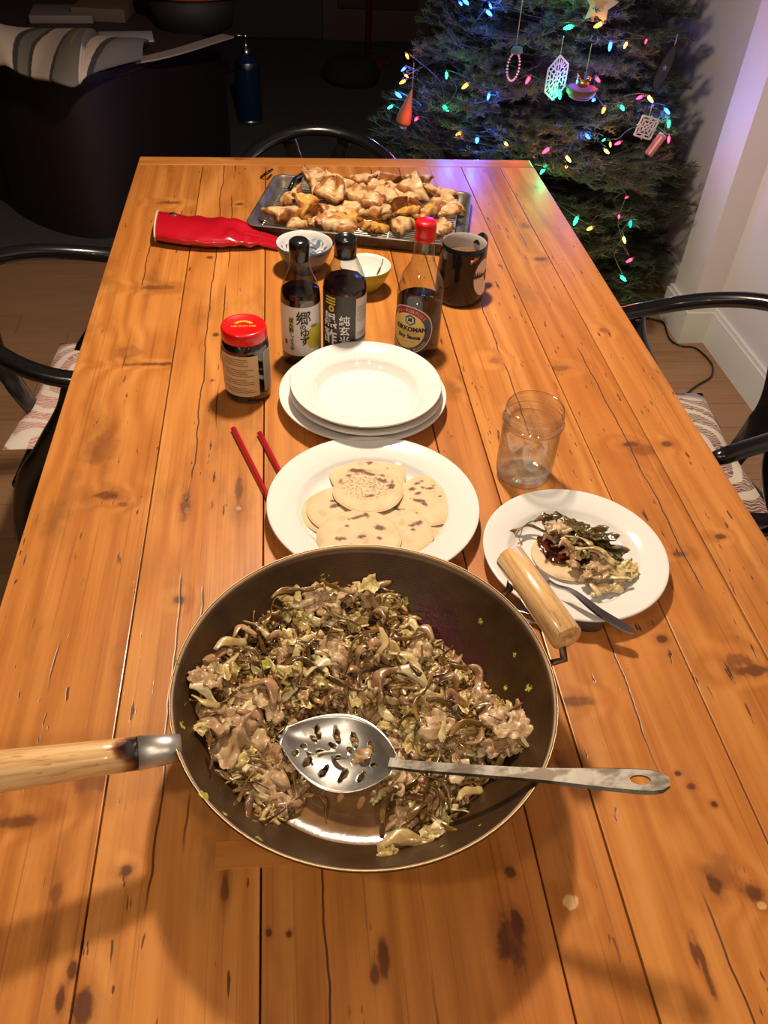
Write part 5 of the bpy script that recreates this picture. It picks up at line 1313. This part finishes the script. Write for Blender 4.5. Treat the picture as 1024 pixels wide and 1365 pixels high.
def dumpling(seed, kind):
    """a thin dough skin folded over a filling: pointed triangle, half-moon or roll with flaring, browned edges"""
    n_ = 28; v, f, c = [], [], []; q_ = random.Random(seed)
    ph = q_.uniform(0, 6); cl_, cr_ = q_.uniform(-.012, .020), q_.uniform(-.012, .020); ap = q_.uniform(-.010, .018); sk = q_.uniform(-.012, .012)
    for side in (1, -1):
        for i in range(n_ + 1):
            for j in range(n_ + 1):
                s_, t = i / n_ * 2 - 1, j / n_
                if kind == 0: half = lerp(1, .04, t ** 1.15); x = .040 * s_ * half + sk * t; y = (t - .33) * .052
                elif kind == 1: half = math.sqrt(max(.002, 1 - t ** 2.2)); x = .037 * s_ * half; y = (t - .4) * .044 + .006 * s_ * s_
                else: half = 1 - .25 * abs(t - .5); x = .040 * s_ * half; y = (t - .5) * .034
                es = 1 - abs(s_); e = min(1, es * 2.6) * min(1, t * 7) * min(1, (1 - t) * 2.4)
                e = e ** .75
                crease = abs(nz(x * 38 + seed * 2, y * 38, 2))
                puff = ((.0125 if side > 0 else .0080) * e * (.65 + .9 * crease))
                flare = cl_ * max(0, -s_ - .45) ** 1.3 * 1.6 + cr_ * max(0, s_ - .45) ** 1.3 * 1.6 + ap * max(0, t - .5) ** 1.2 * 2
                flut = .0045 * (1 - e) * nz(s_ * 4 + seed, t * 4, 5) + .005 * nz(x * 22 + seed, y * 22, 7)
                th = .0009 * (1 + e) * side
                v.append((x + .004 * nz(t * 3, s_ * 2, seed), y + .006 * nz(s_ * 2.3, t, seed + .5), puff * side + flare + flut + th))
                g = .5 + .5 * nz(x * 90 + seed, y * 90, 3)
                base_ = [lerp(p_, r_, g) for p_, r_ in zip((.50, .29, .125), (.67, .46, .23))]
                br = sstep(.08, .72, (1 - e) * .75 + .75 * nz(x * 60 + seed * 3, y * 60, 6) + .25 * (crease < .06))
                br2 = sstep(.40, .78, nz(x * 85, y * 85 + seed, 9) + (1 - e) * .34)
                cc_ = [lerp(base_[k_], (.30, .10, .022)[k_], br) for k_ in range(3)]
                c.append([lerp(cc_[k_], (.075, .022, .007)[k_], br2 * .85) for k_ in range(3)])
    m_ = (n_ + 1) ** 2
    for i in range(n_):
        for j in range(n_):
            p_ = i * (n_ + 1) + j; r_ = p_ + n_ + 1
            f.append((p_, r_, r_ + 1, p_ + 1)); f.append((p_ + m_, p_ + 1 + m_, r_ + 1 + m_, r_ + m_))
    for i in range(n_):
        for j in (0, n_):
            p_ = i * (n_ + 1) + j; r_ = p_ + n_ + 1; f.append((p_, p_ + m_, r_ + m_, r_))
            p_, r_ = j * (n_ + 1) + i, j * (n_ + 1) + i + 1; f.append((p_, r_, r_ + m_, p_ + m_))
    return v, f, c
def tint(c, k): return [tuple(a * b_ for a, b_ in zip(x, k)) for x in c]
DM = []
for i in range(10):
    kd = (0, 1, 0, 2, 1, 0, 1, 2, 0, 1)[i]; v, f, c = dumpling(i + 1, kd); DM.append(mesh('dumpling', v, f, MAT['dough'], cols=c))
DY = []
for i in range(4):
    v, f, c = dumpling(i + 30, (0, 1, 0, 2)[i]); DY.append(mesh('dumpling', v, f, MAT['dough'], cols=tint(c, (.92, .78, .36))))
def dp(cx, cy): return 330 + cx / 3.303, 220 + cy / 3.303
common = 'golden baked dumpling in the heap on the wire rack in the tray'
DL = [(150, 225, .030, 1.25, .2, 0, 0, 'large pale dumpling at the front left corner of the tray', .25), (195, 140, .044, .95, 1.0, 1, 0, 'browned dumpling standing at the left end of the heap', .9), (265, 165, .050, .95, .5, 0, 1, 'yellow dumpling leaning on the left of the heap', .5), (280, 215, .036, 1.1, .9, 2, 1, 'yellow speckled dumpling at the front left of the heap', .5),
      (300, 58, .058, 1.15, .25, 1, 0, 'tall pale dumpling at the back left of the heap', .5), (365, 130, .056, 1.0, -.6, 4, 0, 'dumpling with a torn dark edge near the top left of the heap', .8), (300, 105, .050, .9, .9, 2, 0, None, .6), (385, 205, .036, 1.0, -.2, 3, 0, 'pale rolled dumpling low in the middle left', .1), (400, 85, .058, 1.1, .3, 8, 0, None, .5), (465, 190, .036, 1.0, -.5, 6, 0, None, .3),
      (430, 245, .026, 1.1, .0, 1, 1, 'flat yellow dumpling at the front middle of the tray', .1), (395, 272, .024, 1.15, -.05, 7, 0, 'flat slim dumpling lying along the front rim of the tray', .05), (500, 70, .056, 1.0, .3, 5, 0, None, .4), (560, 95, .052, 1.0, -.2, 9, 0, None, .5), (520, 150, .054, 1.15, -.9, 7, 0, 'long pale dumpling sloping down from the top middle', .4), (610, 65, .050, 1.1, -.4, 1, 0, None, .5),
      (660, 110, .046, .95, .2, 6, 0, None, .4), (620, 140, .048, 1.0, -.4, 5, 0, None, .5), (590, 215, .042, 1.2, .8, 2, 0, 'big pale dumpling at the front centre of the heap', .5), (690, 195, .044, 1.1, .3, 4, 0, None, .6), (715, 205, .046, .9, .6, 0, 1, 'yellow dumpling with dark scorch at the right of the heap', .5), (740, 110, .052, 1.15, -.9, 8, 0, 'pale folded dumpling high at the right of the heap', .8),
      (740, 75, .046, 1.05, .1, 0, 0, None, .3), (800, 115, .044, 1.0, 1.3, 9, 0, 'dumpling standing on edge at the right end of the heap', .9), (782, 215, .038, 1.15, 1.0, 3, 1, None, .4), (680, 275, .028, 1.1, .3, 0, 0, 'flat pale dumpling at the front right beside the red cap', .15), (870, 125, .026, .8, .0, 6, 0, 'small dumpling alone at the back right of the rack', .1), (880, 170, .030, 1.15, -.1, 8, 0, 'long dumpling at the far right of the rack', .2),
      (872, 215, .027, 1.0, 1.2, 5, 0, 'browned square dumpling at the right side of the rack', .3), (850, 285, .024, 1.1, .35, 7, 0, 'white flat dumpling behind the red bottle cap', .15), (560, 280, .023, 1.05, .2, 2, 1, 'flat yellow dumpling at the front rim, right of middle', .05), (330, 250, .026, .95, .3, 4, 0, None, .2), (235, 262, .023, .9, .3, 9, 0, None, .1), (460, 135, .046, 1.0, .5, 1, 0, None, .6), (690, 150, .040, 1.0, -.2, 3, 0, None, .3), (545, 200, .030, 1.0, .4, 9, 0, None, .2), (440, 165, .030, 1.0, .9, 5, 0, None, .2)]
dq = random.Random(17)
for cx, cy, z, s_, yaw, k, yl, lab, tl in DL:
    px, py = dp(cx, cy); p = at(px, py, T + z)
    o = link('dumpling', (DY[k % 4] if yl else DM[k % 10]), None, p, (tl * .75 + dq.uniform(-.15, .15), dq.uniform(-.5, .5) * tl, yaw + dq.choice((0, 0, PI * .9, .5))))
    o.scale = (s_ * .97,) * 3
    tag(o, lab or common, 'dumpling', 'baked dumplings on the wire rack')
# small dark tongs tip and kettle-black utensil at the tray's back left corner
p = at(367, 236, T + .03)
tg = thing('tongs', 'dark tool tips poking out at the back left corner of the tray', 'tongs', (p.x, p.y, T))
for pts_, r_ in (([(348, 236, .004), (357, 230, .02), (363, 226, .014)], .003), ([(402, 233, .032), (393, 239, .034), (386, 252, .022)], .005)):
    obj('tip', *tube([at(a_, b_, T + c_) - Vector((p.x, p.y, T)) for a_, b_, c_ in pts_], r_, 8), MAT['black_plastic'], tg)

# red rubber glove
n = NT('red_rubber'); P = n.coord()
MAT['glove'] = n.pbr((0.40, 0.005, 0.014), 0.22, 0.0, n.bump(n.noise(P, 90, 2), 0.1, 0.001), Coat_Weight=0.5, Coat_Roughness=0.08)
gv = thing('rubber_glove', 'red rubber glove lying flat at the left end of the baking tray', 'glove', tuple(at(290, 310, T)))
g0 = Vector(gv.location)
v, f = [], []
ST = [((213, 284), (209, 327), .036), ((232, 286), (225, 330), .036), ((255, 290), (250, 333), .034), ((285, 292), (285, 335), .032), ((308, 292), (312, 334), .032), ((325, 296), (335, 333), .026), ((340, 303), (352, 330), .017)]
NS = 36; rings = []
for (pa, pb, h_) in ST:
    zc = h_ * .5
    A, Bp = at(*pa, T + h_ * .62), at(*pb, T + .004); rings.append((A, Bp, h_))
import itertools
LA = smooth_path([r_[0] for r_ in rings], 34); LB = smooth_path([r_[1] for r_ in rings], 34)
HH = [rings[0][2]] * 3
for i in range(34):
    t = i / 33 * (len(ST) - 1); k = min(int(t), len(ST) - 2); h_ = lerp(ST[k][2], ST[k + 1][2], t - k)
    A, Bp = LA[i].copy(), LB[i].copy(); A.z = T; Bp.z = T
    c_ = (A + Bp) / 2; hw_ = (A - Bp) / 2
    for j in range(NS):
        a = 2 * PI * j / NS; cu, su = math.cos(a), math.sin(a)
        w_ = math.copysign(abs(cu) ** .8, cu); zz_ = (su * .5 + .5) ** .9
        dent = 1 - .72 * sstep(.55, .95, i / 33) * math.exp(-((w_ + .15) / .25) ** 2) * (su > 0)
        fold = .0050 * nz(i * .35, j * .25, 2) * sstep(.15, .5, i / 33)
        v.append(c_ + hw_ * w_ * (1 + .03 * nz(i * .5, j * .2)) + Vector((0, 0, .001 + h_ * zz_ * dent + fold)) - g0)
for i in range(33):
    for j in range(NS): f.append((i * NS + j, i * NS + (j + 1) % NS, (i + 1) * NS + (j + 1) % NS, (i + 1) * NS + j))
f.append(tuple(range(33 * NS, 34 * NS)))
for p_ in v: p_.z = max(p_.z, .0008)
gb = obj('hand', v, f, MAT['glove'], gv)
mm = gb.modifiers.new('t', 'SOLIDIFY'); mm.thickness = .0012
ring0 = [Vector(p_) for p_ in v[:NS]]; cen = sum(ring0, Vector()) / NS; ax = (Vector(v[2 * NS]) - Vector(v[0])).normalized()
lv, lf = [], []
for k in range(5):
    for p_ in ring0: q_ = cen + (p_ - cen) * (.95 - .01 * k) + ax * (.001 + .010 * k); lv.append(q_ - ax * .002 if k == 0 else q_)
for k in range(4):
    for j in range(NS): lf.append((k * NS + j, k * NS + (j + 1) % NS, (k + 1) * NS + (j + 1) % NS, (k + 1) * NS + j))
obj('cuff_edge', *tube([cen + (p_ - cen) * 1.0 - ax * .002 for p_ in ring0 + ring0[:1]], .0019, 6), flat('pale_cuff_edge', (0.60, 0.42, 0.30), 0.7), gv)
obj('lining', lv, lf, flat('pale_glove_lining', (0.55, 0.36, 0.26), 0.8), gv)
for dy_, ln, pz in ((0, .10, .010), (.018, .11, .012), (-.016, .09, .010), (.034, .10, .010)):
    a_ = at(338, 318, T + pz); b_ = at(372, 326, T + .008)
    d_ = (b_ - a_).normalized(); s_ = Vector((-d_.y, d_.x, 0))
    obj('finger', *tube(smooth_path([a_ - g0 + s_ * dy_ * .6 - d_ * .025, a_ - g0 + s_ * dy_ * .7, a_ + d_ * ln * .5 - g0 + s_ * dy_ * .55 + Vector((0, 0, -.001)), a_ + d_ * ln - g0 + s_ * dy_ * .45 + Vector((0, 0, -.003))], 16), [.010, .0105, .0105, .010, .010, .010, .0098, .0096, .0094, .009, .0088, .0085, .008, .007, .005, .002], 12, .62), MAT['glove'], gv)
p_ = at(231, 288, T + .034) - g0
obj('grommet', *lathe([(0, .0025), (.006, .0025), (.0085, .0015), (.009, -.002)], 20), MAT['steel'], gv, loc=tuple(p_), rot=(R(28), 0, 0))

# ------------------------------------------------------------------ Christmas tree
TRX, TRY = 0.85, 2.93
tree = thing('christmas_tree', 'green fir Christmas tree with coloured lights in the corner beyond the table', 'tree', (TRX, TRY, 0))
MAT['bark'] = flat('fir_bark', (0.05, 0.03, 0.018), 0.9)
n = NT('fir_needles'); oi = n.n('ShaderNodeObjectInfo').outputs['Random']
MAT['needle'] = n.pbr(n.mix(n.noise(n.coord(), 14, 2), (0.013, 0.026, 0.009), (0.048, 0.068, 0.024)), 0.7)
obj('trunk', *tube([(0, 0, 0.02), (.01, .0, .8), (0, .005, 2.25)], [.05, .035, .006], 12, 1.0, Vector((0, 1, 0))), MAT['bark'], tree)
obj('stand', *lathe([(0, 0.001), (.2, .001), (.2, .03), (.08, .05), (.06, .14), (.052, .14), (0, .10)], 32), flat('green_stand', (0.01, 0.03, 0.015), 0.5), tree)
def R_tree(z): return max(.03, 0.665 * (1 - (z - .08) / 2.2)) if z > .08 else .66
def spray(seed, L_=.5):
    """one fir bough: stem along +X, side twigs in a flat fan, needles all round"""
    q_ = random.Random(seed); v, f, mi = [], [], []
    def stick(a, b, r0, r1):
        k0 = len(v); tv, tf = tube([a, (a + b) / 2, b], [r0, (r0 + r1) / 2, r1], 4, 1.0, Vector((0, 0, 1)), False); v.extend(tv)
        for t_ in tf: f.append(tuple(i + k0 for i in t_)); mi.append(0)
    def needles(a, b, dens, ln):
        d_ = b - a; n_ = max(4, int(d_.length * dens)); t_ = d_.normalized(); s_ = t_.cross(Vector((0, 0, 1))).normalized(); u = s_.cross(t_)
        for k in range(n_):
            w_ = (k + q_.random()) / n_; p_ = a + d_ * w_; an = q_.uniform(-2.2, 2.2) + (PI / 2); 
            o_ = (s_ * math.cos(an) + u * math.sin(an)); dr = (t_ * q_.uniform(.35, .85) + o_).normalized(); l_ = ln * q_.uniform(.75, 1.15)
            sd = dr.cross(t_).normalized() * .0014
            k0 = len(v); v.extend([p_ - sd, p_ + sd, p_ + dr * l_]); f.append((k0, k0 + 1, k0 + 2)); mi.append(1)
    def twig(a, d_, ln, lvl):
        b = a + d_ * ln; droop = Vector((0, 0, -.04 * ln * (2 - lvl)))
        b = b + droop; stick(a, b, .004 if lvl == 0 else .0022, .0012)
        needles(a.lerp(b, .25 if lvl == 0 else .05), b, 520, .021)
        if lvl < 2:
            n_ = int(ln / (.042 if lvl == 0 else .05))
            for k in range(n_):
                w_ = .28 + .68 * (k + .5) / n_; sd = 1 if k % 2 else -1
                ang = sd * q_.uniform(.6, .95); c, s_ = math.cos(ang), math.sin(ang)
                dd_ = Vector((d_.x * c - d_.y * s_, d_.x * s_ + d_.y * c, d_.z + q_.uniform(-.15, .2))).normalized()
                l2 = ln * (1 - w_) * .75 + .03
                if l2 > .035: twig(a.lerp(b, w_), dd_, min(l2, ln * .5), lvl + 1)
    twig(Vector((0, 0, 0)), Vector((1, 0, .08)).normalized(), L_, 0)
    return mesh('branch', v, f, [MAT['bark'], MAT['needle']], False, None, mi)
SPR = [spray(i + 1) for i in range(5)]
tq = random.Random(8)
nb = 0; z = .10; lay = 0
while z < 2.15 and nb < 290:
    rr = R_tree(z); cnt = int(lerp(17, 5, min(1, z / 2.1))); 
    for k in range(cnt):
        a = 2 * PI * (k + .5 * (lay % 2)) / cnt + tq.uniform(-.16, .16)
        ln = rr * tq.uniform(.84, 1.10)
        # the wall and the stub at right, and the table's end, hold the boughs back
        dx, dy = math.cos(a), math.sin(a)
        if dx > 0: ln = min(ln, (1.415 - TRX) / dx)
        if dy < 0 and dx > .3: ln = min(ln, max(.25, (TRY - 2.66) / -dy) if TRX + dx * ln > 1.34 else ln)
        o = link('branch', SPR[tq.randrange(5)], tree, (dx * .02, dy * .02, z + tq.uniform(-.03, .03)), (tq.uniform(-.35, .35), tq.uniform(-.10, .14) - .06, a))
        s_ = ln / .5; o.scale = (s_, lerp(s_, 1, .35), 1); nb += 1
        if nb >= 290: break
    z += .095; lay += 1
def surf(px, py, depth=0.0):
    """where the view through a pixel meets the tree's outer cone (absolute)"""
    d = ray(px, py); t = 1.2
    while t < 4.6:
        p = Vector((0, 0, CAM_H)) + d * t
        if math.hypot(p.x - TRX, p.y - TRY) < R_tree(p.z) * 1.0 - depth: return p
        t += .006
    # beside the cone: nearest approach to the axis
    best = min(((Vector((0, 0, CAM_H)) + d * (1.5 + i * .01)) for i in range(300)), key=lambda p: math.hypot(p.x - TRX, p.y - TRY) - R_tree(p.z))
    return best
LG = {'g': ((.01, 1.0, .32), 'green'), 'b': ((.02, .10, 1.0), 'blue'), 'r': ((1.0, .02, .06), 'red'), 'o': ((1.0, .22, .02), 'orange'), 'y': ((1.0, .55, .05), 'yellow'), 't': ((.0, .75, .6), 'teal')}
BULB = {k: emit(c[1] + '_tree_bulb', c[0], 14 if k in 'gb' else 11) for k, c in LG.items()}
lights = thing('string_lights', 'string of red, orange, yellow, green and blue bulbs wound round the fir tree', 'lights', (TRX, TRY, 0))
LP = [(525, 68, 'g', 1.3), (600, 62, 'o', 1.3), (628, 115, 'b', 1.1), (667, 112, 'y', .8), (718, 103, 'r', .6), (323, 32, 'b', 1.1), (327, 14, 'b', .7), (265, 4, 'b', 1.1), (252, 8, 'b', .7), (118, 140, 'o', .9), (110, 173, 'b', .9), (108, 205, 'o', 1.0), (116, 190, 'o', .7), (96, 238, 'b', 1.3), (77, 268, 'g', .9), (142, 298, 'r', .9), (217, 188, 'g', .9), (215, 271, 'g', 1.1),
      (265, 215, 'o', 1.1), (323, 241, 'b', .9), (422, 200, 'r', 1.0), (501, 235, 'g', 1.2), (596, 199, 'r', 1.0), (587, 250, 'b', 1.0), (545, 204, 'b', .6), (612, 275, 'o', 1.0), (658, 270, 'g', 1.1), (703, 244, 'r', 1.0), (728, 248, 'y', 1.1), (770, 278, 'b', 1.1), (775, 310, 'g', 1.1), (775, 349, 'r', 1.0), (571, 342, 'b', 1.0), (648, 359, 'r', .9), (628, 362, 'o', .7), (618, 379, 'y', .9), (612, 351, 'g', .5),
      (468, 377, 'r', 1.1), (522, 398, 'y', 1.0), (518, 418, 'o', .9), (460, 426, 'g', 1.1), (248, 336, 'o', 1.0), (294, 351, 'b', 1.3), (366, 360, 'y', .8), (542, 553, 'g', 1.2), (578, 573, 'o', 1.1), (650, 543, 'r', .7), (679, 561, 't', .9), (663, 601, 'y', 1.0), (677, 653, 'r', 1.0), (660, 698, 'g', 1.1), (670, 495, 'r', .5)]
bm_prof = [(0, -.013), (.0016, -.0125), (.0040, -.006), (.0046, .000), (.0040, .006), (.0026, .009), (0, .0095)]
bv_, bf_ = lathe(bm_prof, 10); BME = {k: mesh('bulb', bv_, bf_, m_) for k, m_ in BULB.items()}
sv_, sf_ = lathe([(0, .0175), (.0032, .017), (.0036, .008), (.0030, .0075), (0, .0075)], 8); SME = mesh('socket', sv_, sf_, flat('dark_green_wire', (0.004, 0.012, 0.006), 0.5))
lq = random.Random(2); bp = []
for i, (cx, cy, k, s_) in enumerate(LP):
    p = surf(480 + cx / 1.8824, cy / 1.8824)
    p = p - Vector((0, 0, CAM_H)); p = Vector((0, 0, CAM_H)) + p * .992
    o = link('bulb', BME[k], lights, p - Vector((TRX, TRY, 0)), (lq.uniform(-1, 1), lq.uniform(-1, 1), lq.uniform(0, 6))); o.scale = (s_ * .97,) * 3
    o['label'] = LG[k][1] + ' bulb'
    glow = lamp('bulb_glow', 'POINT', p - (p - Vector((0, 0, CAM_H))).normalized() * .012, {'g': 0.24, 'b': 0.95, 'r': .3, 'o': .16, 'y': .13, 't': .3}[k] * s_ ** 2, LG[k][0], shadow_soft_size=.012, specular_factor=0.0)
    link('socket', SME, o); bp.append(p)
# the wire runs just inside the boughs from bulb to bulb, in rising turns
order = sorted(bp, key=lambda p: (round(p.z / .13), p.x if round(p.z / .13) % 2 else -p.x))
wp = []
for a_, b_ in zip(order, order[1:]):
    wp.append(a_ + Vector((0, .012, .008))); m__ = (a_ + b_) / 2; o_ = Vector((TRX - m__.x, TRY - m__.y, 0)); wp.append(m__ + o_.normalized() * .05)
wp.append(order[-1])
obj('wire', *tube([p - Vector((TRX, TRY, 0)) for p in smooth_path(wp, len(wp) * 4)], .0016, 5), SME.materials[0], lights)
# ---- ornaments, each hung on the boughs nearest the camera
def orn(px, py, pull=.035):
    p = surf(px, py); d = (p - Vector((0, 0, CAM_H))).normalized(); return p - d * pull
def facing(p): return math.atan2(-p.x, p.y)     # turns -y towards the camera
MAT['thread'] = flat('hanging_thread', (0.30, 0.27, 0.22), 0.8)
def hang(t, top, ln): obj('thread', *tube([top, (top[0], top[1], top[2] + ln)], .0009, 5), MAT['thread'], t)
def extrude_xz(outline, th):
    n_ = len(outline); v = [(x, -th / 2, z) for x, z in outline] + [(x, th / 2, z) for x, z in outline]
    f = [tuple(range(n_)), tuple(range(n_, 2 * n_))[::-1]] + [(i, i + n_, (i + 1) % n_ + n_, (i + 1) % n_) for i in range(n_)]
    return v, f
def lace(kind, R_):
    """openwork paper disc: rings and spokes with thickness"""
    parts = []
    def bar(x0, z0, x1, z1, w_=.0028):
        d_ = Vector((x1 - x0, 0, z1 - z0)); l_ = d_.length; d_.normalize(); s_ = Vector((-d_.z, 0, d_.x)) * w_ / 2
        a_, b_ = Vector((x0, 0, z0)), Vector((x1, 0, z1)); th = Vector((0, .0012, 0))
        vv = [a_ - s_ - th, a_ + s_ - th, b_ + s_ - th, b_ - s_ - th, a_ - s_ + th, a_ + s_ + th, b_ + s_ + th, b_ - s_ + th]
        parts.append((vv, [(0, 1, 2, 3), (7, 6, 5, 4), (0, 4, 5, 1), (1, 5, 6, 2), (2, 6, 7, 3), (3, 7, 4, 0)]))
    ns = 6 if kind == 'hex' else 4
    for k in range(ns):
        a = 2 * PI * k / ns + (PI / 2 if kind == 'hex' else PI / 4); b = a + 2 * PI / ns
        for r_ in (.35, .68, 1.0): bar(R_ * r_ * math.cos(a), R_ * r_ * math.sin(a), R_ * r_ * math.cos(b), R_ * r_ * math.sin(b), .0042 if r_ == 1 else .003)
        bar(0, 0, R_ * math.cos(a), R_ * math.sin(a)); m__ = (a + b) / 2; bar(R_ * .25 * math.cos(m__), R_ * .25 * math.sin(m__), R_ * .86 * math.cos(m__), R_ * .86 * math.sin(m__))
        for e in (-.28, .28): bar(R_ * .5 * math.cos(m__ + e * .3), R_ * .5 * math.sin(m__ + e * .3), R_ * .8 * math.cos(m__ + e), R_ * .8 * math.sin(m__ + e))
    return join(*parts)
MAT['lace'] = flat('white_paper_lace', (0.42, 0.39, 0.37), 0.7)
p = orn(742, 104); t = thing('snowflake_ornament', 'white six-sided lace snowflake ornament near the middle of the tree', 'ornament', p, facing(p) + .95)
v, f = lace('hex', .052); obj('lace', [(q_[0], q_[1], q_[2] * 1.1) for q_ in map(Vector, v)], f, MAT['lace'], t, smooth=False); hang(t, (0, 0, .055), .05)
p = orn(862, 170); t = thing('square_lace_ornament', 'white square lace ornament low on the right of the tree', 'ornament', p, facing(p) + .5)
o = obj('lace', *lace('sq', .040), MAT['lace'], t, smooth=False); o.rotation_euler = (0, .25, 0); hang(t, (0, 0, .032), .04)
p = orn(800, 6); t = thing('star_ornament', 'cream painted star ornament at the top edge of the picture', 'ornament', p, facing(p))
stz = [((.050 if k % 2 == 0 else .026) * math.sin(PI * k / 5 + .1), (.050 if k % 2 == 0 else .026) * math.cos(PI * k / 5 + .1)) for k in range(10)]
obj('star', *extrude_xz(stz, .009), flat('cream_salt_dough', (0.26, 0.21, 0.15), 0.7), t, smooth=False)
obj('painted_patch', *extrude_xz([(x * .45, z * .35 + .004) for x, z in stz], .0100), flat('brown_painted_patch', (0.24, 0.13, 0.06), 0.7), t, smooth=False); hang(t, (0, 0, .045), .06)
p = orn(541, 150); t = thing('gnome_ornament', 'orange felt cone gnome ornament with a white tuft at the left of the tree', 'ornament', p, facing(p) + .1)
o = obj('hat', *lathe([(0, .075), (.004, .062), (.010, .035), (.020, .002), (.0245, -.026), (.0225, -.034), (0, -.034)], 24), flat('orange_felt', (0.26, 0.095, 0.03), 0.9), t); o.rotation_euler = (0, .22, 0)
o = obj('tuft', *blob(5, .015, .013, .013, .3, 2), flat('white_tuft', (0.5, 0.46, 0.42), 0.95), t, loc=(-.006, 0, -.038)); hang(t, (.016, 0, .072), .07)
p = orn(685, 85); t = thing('bead_loop_ornament', 'loop of white beads under a teal knot hanging on a long thread', 'ornament', p, facing(p) + .6)
bdm = mesh('bead', *lathe([(0, -.0032), (.0024, -.002), (.0032, 0), (.0024, .002), (0, .0032)], 8), flat('ivory_bead', (0.45, 0.36, 0.28), 0.4))
for k in range(26):
    a = 2 * PI * k / 26; link('bead', bdm, t, (.020 * math.sin(a), 0, .036 * math.cos(a) - .008))
obj('knot', *blob(8, .019, .012, .011, .35, 2), flat('teal_wool', (0.03, 0.085, 0.09), 0.9), t, loc=(.004, 0, .034)); hang(t, (0, 0, .04), .16)
p = orn(775, 121); t = thing('nest_ornament', 'brown woven nest ornament holding a gold bird, right of the white snowflake', 'ornament', p, facing(p))
obj('nest', *lathe([(0, -.022), (.026, -.020), (.040, -.006), (.043, .008), (.036, .010), (.030, -.004), (0, -.012)], 28), NT('woven_brown').pbr((0.075, 0.03, 0.018), 0.8), t)
for k in range(4): obj('cane', *lathe([(.030 + .0042 * k, -.017 + .0075 * k), (.0335 + .0042 * k, -.0145 + .0075 * k), (.030 + .0042 * k, -.012 + .0075 * k)], 28), flat('brown_cane', (0.10, 0.04, 0.022), 0.7), t)
gb_ = obj('bird', *join(blob(2, .017, .010, .011, .1, 2), xf(blob(3, .0075, .007, .0075, .05, 2), Matrix.Translation((.013, 0, .014))), tube([(-.008, 0, .004), (-.020, 0, .026)], [.006, .0015], 8)), flat('gold_paint', (0.34, 0.19, 0.06), 0.3, .8), t, loc=(0, 0, .018)); hang(t, (.004, 0, .03), .09)
p = orn(886, 90, .02); t = thing('leaf_ornament', 'black oval ornament with a small pale star at the right edge of the tree', 'ornament', p, facing(p) + .4)
ov = [(.017 * math.sin(2 * PI * k / 28) * (1 - .15 * math.cos(2 * PI * k / 28)), .060 * math.cos(2 * PI * k / 28)) for k in range(28)]
o = obj('oval', *extrude_xz(ov, .006), MAT['black_plastic'], t, smooth=False); o.rotation_euler = (0, .25, 0)
o2 = obj('star_print', *extrude_xz([((.010 if k % 2 == 0 else .004) * math.sin(PI * k / 5), (.010 if k % 2 == 0 else .004) * math.cos(PI * k / 5)) for k in range(10)], .0068), flat('grey_green_print', (0.05, 0.07, 0.06), 0.6), t, smooth=False); hang(t, (.014, 0, .058), .03)
p = orn(874, 193, .02); t = thing('ice_lolly_ornament', 'pink and white ice lolly ornament low at the right of the tree', 'ornament', p, facing(p))
o = obj('lolly', *bevbox(-.0135, .0135, -.007, .007, -.036, .036, .006), flat('dusty_pink', (0.34, 0.12, 0.12), 0.6), t); o.rotation_euler = (0, .42, 0)
o = obj('stripe', *bevbox(-.003, .003, -.0076, .0076, -.030, .030, .001), flat('cream_stripe', (0.55, 0.42, 0.36), 0.6), t); o.rotation_euler = (0, .42, 0)
hang(t, (.014, 0, .034), .06)
